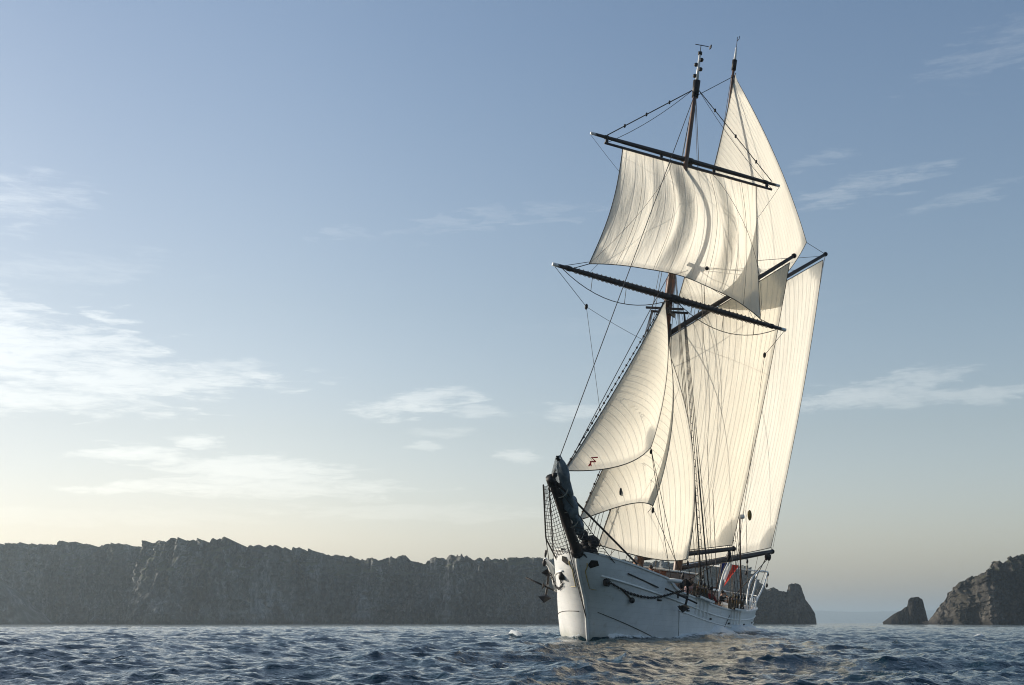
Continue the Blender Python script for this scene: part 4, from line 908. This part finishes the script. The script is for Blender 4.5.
def anchor_chain():
    for s, pts in ((1, [hullpt(13.55, 2.6, 1, .12)] + [hullpt(a, z, 1, .07) for a, z in ((13.0, 2.42), (12.4, 2.25), (11.7, 2.16), (11.0, 2.14), (10.4, 2.2))] + [hullpt(9.7, 2.35, 1, .12), hullpt(9.0, 2.5, 1, .15), hullpt(7.9, 2.62, 1, .12)]),
                   (-1, [hullpt(13.5, 2.6, -1, .12)] + [hullpt(a, z, -1, .07) for a, z in ((13.1, 2.2), (12.5, 2.0), (12.0, 2.05))] + [Vector((11.5, -2.5, 2.9))])):
        mb = MB(); P_ = []
        for a_, b_ in zip(pts, pts[1:]):
            for t in np.linspace(0, 1, max(2, int((b_ - a_).length / .095)))[:-1]: P_.append(a_.lerp(b_, t))
        for k, (a_, b_) in enumerate(zip(P_, P_[1:])):
            c = (a_ + b_) / 2; d_ = (b_ - a_).normalized(); sd_ = d_.cross(Vector((0, 0, 1))) if k % 2 else d_.cross(Vector((0, s, .2))); sd_.normalize()
            mb.tube([c + d_ * .078 * math.cos(q) + sd_ * .042 * math.sin(q) for q in np.linspace(0, 6.28, 9)], .02, 4, caps=False)
        mb.build('anchor_chain', M['iron'], ship)
anchor_chain()
MB().tube(polyline(hullpt(12.9, 3.05, 1, .05), hullpt(10.6, 2.62, 1, .06), 6), .03, 5).build('boat_hook', M['wire'], ship)
MB().tube([hullpt(8.2, 1.95, 1, .03), hullpt(7.6, .4, 1, .03), hullpt(7.35, -.2, 1, .03)], .014, 4).build('fender_line', M['wire'], ship)
MB().tube([hullpt(-1.0, 1.6, 1, .03), hullpt(.0, .9, 1, .03), hullpt(.9, .1, 1, .03)], .016, 4).build('fender_line', M['wire'], ship)

# ------------------------------------------------------------------ crew
def skinned(name, joints, edges, mat, parent, sub=2, flat=None):
    me = bpy.data.meshes.new(name); me.from_pydata([j[0] for j in joints], edges, []); o = bpy.data.objects.new(name, me); link(o, parent); me.materials.append(mat)
    md = o.modifiers.new('skin', 'SKIN'); md.use_smooth_shade = True; md.branch_smoothing = .4
    for k, j in enumerate(joints):
        r_ = j[1]; me.skin_vertices[0].data[k].radius = r_ if isinstance(r_, tuple) else (r_, r_)
    me.skin_vertices[0].data[0].use_root = True
    s = o.modifiers.new('sub', 'SUBSURF'); s.levels = s.render_levels = sub
    return o
def person(at, rotz, label, top, legs, lean=0.1, arms=((.25, .45, 1.05), (.25, -.45, 1.05)), hair='hair', scale=1.0, hat=None):
    """figure facing +x; lean bends it forward at the hips; arms = hand targets"""
    r_ = on_ship('person', at, rotz); r_.scale = (scale,) * 3
    def bend(x, y, z):
        if z < .95: return (x, y, z)
        c, s = math.cos(lean), math.sin(lean); return (x * c + (z - .95) * s, y, .95 + (z - .95) * c - x * s)
    J = [(bend(0, 0, .95), (.15, .12)), (bend(0, 0, 1.15), (.14, .10)), (bend(.01, 0, 1.36), (.17, .11)), (bend(.01, 0, 1.48), .065), (bend(.03, 0, 1.57), .085), (bend(.03, 0, 1.70), .085)]
    E_ = [(0, 1), (1, 2), (2, 3), (3, 4), (4, 5)]; JT = list(J[:3]) + [(bend(.01, 0, 1.47), .08)]; JT = [(p, tuple(q + .02 for q in (r2 if isinstance(r2, tuple) else (r2, r2)))) for p, r2 in JT]; ET = [(0, 1), (1, 2), (2, 3)]
    JL = [((0, 0, .97), (.16, .135))]; EL = []
    for s, hand in ((1, arms[0]), (-1, arms[1])):
        sh_ = bend(0, .19 * s, 1.40); el_ = tuple((Vector(sh_) + Vector(hand)) / 2 + Vector((-.10, .10 * s, -.08))); h2 = tuple(Vector(hand) + (Vector(hand) - Vector(el_)).normalized() * .10)
        k = len(J); J += [(sh_, .06), (el_, .045), (hand, .032), (h2, (.04, .02))]; E_ += [(2, k), (k, k + 1), (k + 1, k + 2), (k + 2, k + 3)]
        k = len(JT); JT += [(sh_, .082), (el_, .062), (tuple(Vector(el_).lerp(Vector(hand), .92)), .05)]; ET += [(2, k), (k, k + 1), (k + 1, k + 2)]
        k = len(J); J += [((.01, .10 * s, .86), .085), ((.03, .12 * s, .48), .06), ((-.02, .13 * s, .09), .045), ((.14, .14 * s, .04), (.045, .035))]; E_ += [(0, k), (k, k + 1), (k + 1, k + 2), (k + 2, k + 3)]
        k = len(JL); JL += [((.01, .10 * s, .84), .105), ((.03, .12 * s, .48), .08), ((-.01, .13 * s, .10), .065)]; EL += [(0, k), (k, k + 1), (k + 1, k + 2)]
    b = skinned('body', J, E_, M['skin'], r_); skinned('jacket', JT, ET, M[top], r_); skinned('trousers', JL, EL, M[legs], r_)
    hc = Vector(bend(.03, 0, 1.64)); MB().ball(hc + Vector((-.025, 0, .035)), .108, 12, 8, (1, .9, 1.05), (0, lean - .25, 0)).build('hat' if hat else 'hair', M[hat or hair], r_)
    f_ = Vector((math.cos(lean), 0, -math.sin(lean))); MB().ball(hc + f_ * .095 + Vector((0, 0, -.02)), .02, 6, 5, (1.2, .8, 1.5)).build('nose', M['skin'], r_)
    e_ = MB()
    for s in (1, -1): e_.ball(hc + f_ * .085 + Vector((0, .035 * s, .015)), .012, 6, 4)
    e_.build('eyes', M['black_cloth'], r_)
    tag(r_, label, 'person', 'crew on deck'); return r_
person((5.1, 2.15, deckz(5.1)), R(60), 'crew member in a pale pink top leaning at the shaded rail by the fore rigging', 'rose', 'denim', .55, ((.55, .3, .95), (.55, -.25, .95)))
person((9.1, 1.5, deckz(9.1)), R(20), 'crew member in dark clothes bending over the foredeck behind the rail', 'navy', 'black_cloth', .45, ((.5, .3, .9), (.5, -.3, .9)))
person((10.4, 1.25, deckz(10.4)), R(-20), 'crew member with a cream cap on the foredeck below the staysail foot', 'khaki', 'navy', .2, hat='cream')
person((2.0, 2.2, deckz(2.0)), R(80), 'crew member in black standing amidships aft of the fore rigging', 'black_cloth', 'black_cloth', .1)
person((.2, 2.1, deckz(.2)), R(50), 'crew member in a dark red jacket standing beside the mainmast', 'crimson', 'navy', .15)
person((-1.9, 2.15, deckz(-1.9)), R(95), 'crew member in black hauling on the main rigging aft of the red jacket', 'black_cloth', 'denim', .2, ((.35, .25, 1.45), (.35, -.2, 1.25)))
person((3.4, 1.7, deckz(3.4)), R(120), 'bareheaded crew member in a khaki jacket beside the brown deckhouse', 'khaki', 'black_cloth', .15)
person((-9.2, -.9, deckz(-9.2)), R(0), 'helmsman in navy near the steering wheel at the stern', 'navy', 'khaki', .05, ((-.35, .3, 1.1), (-.35, -.3, 1.1)))
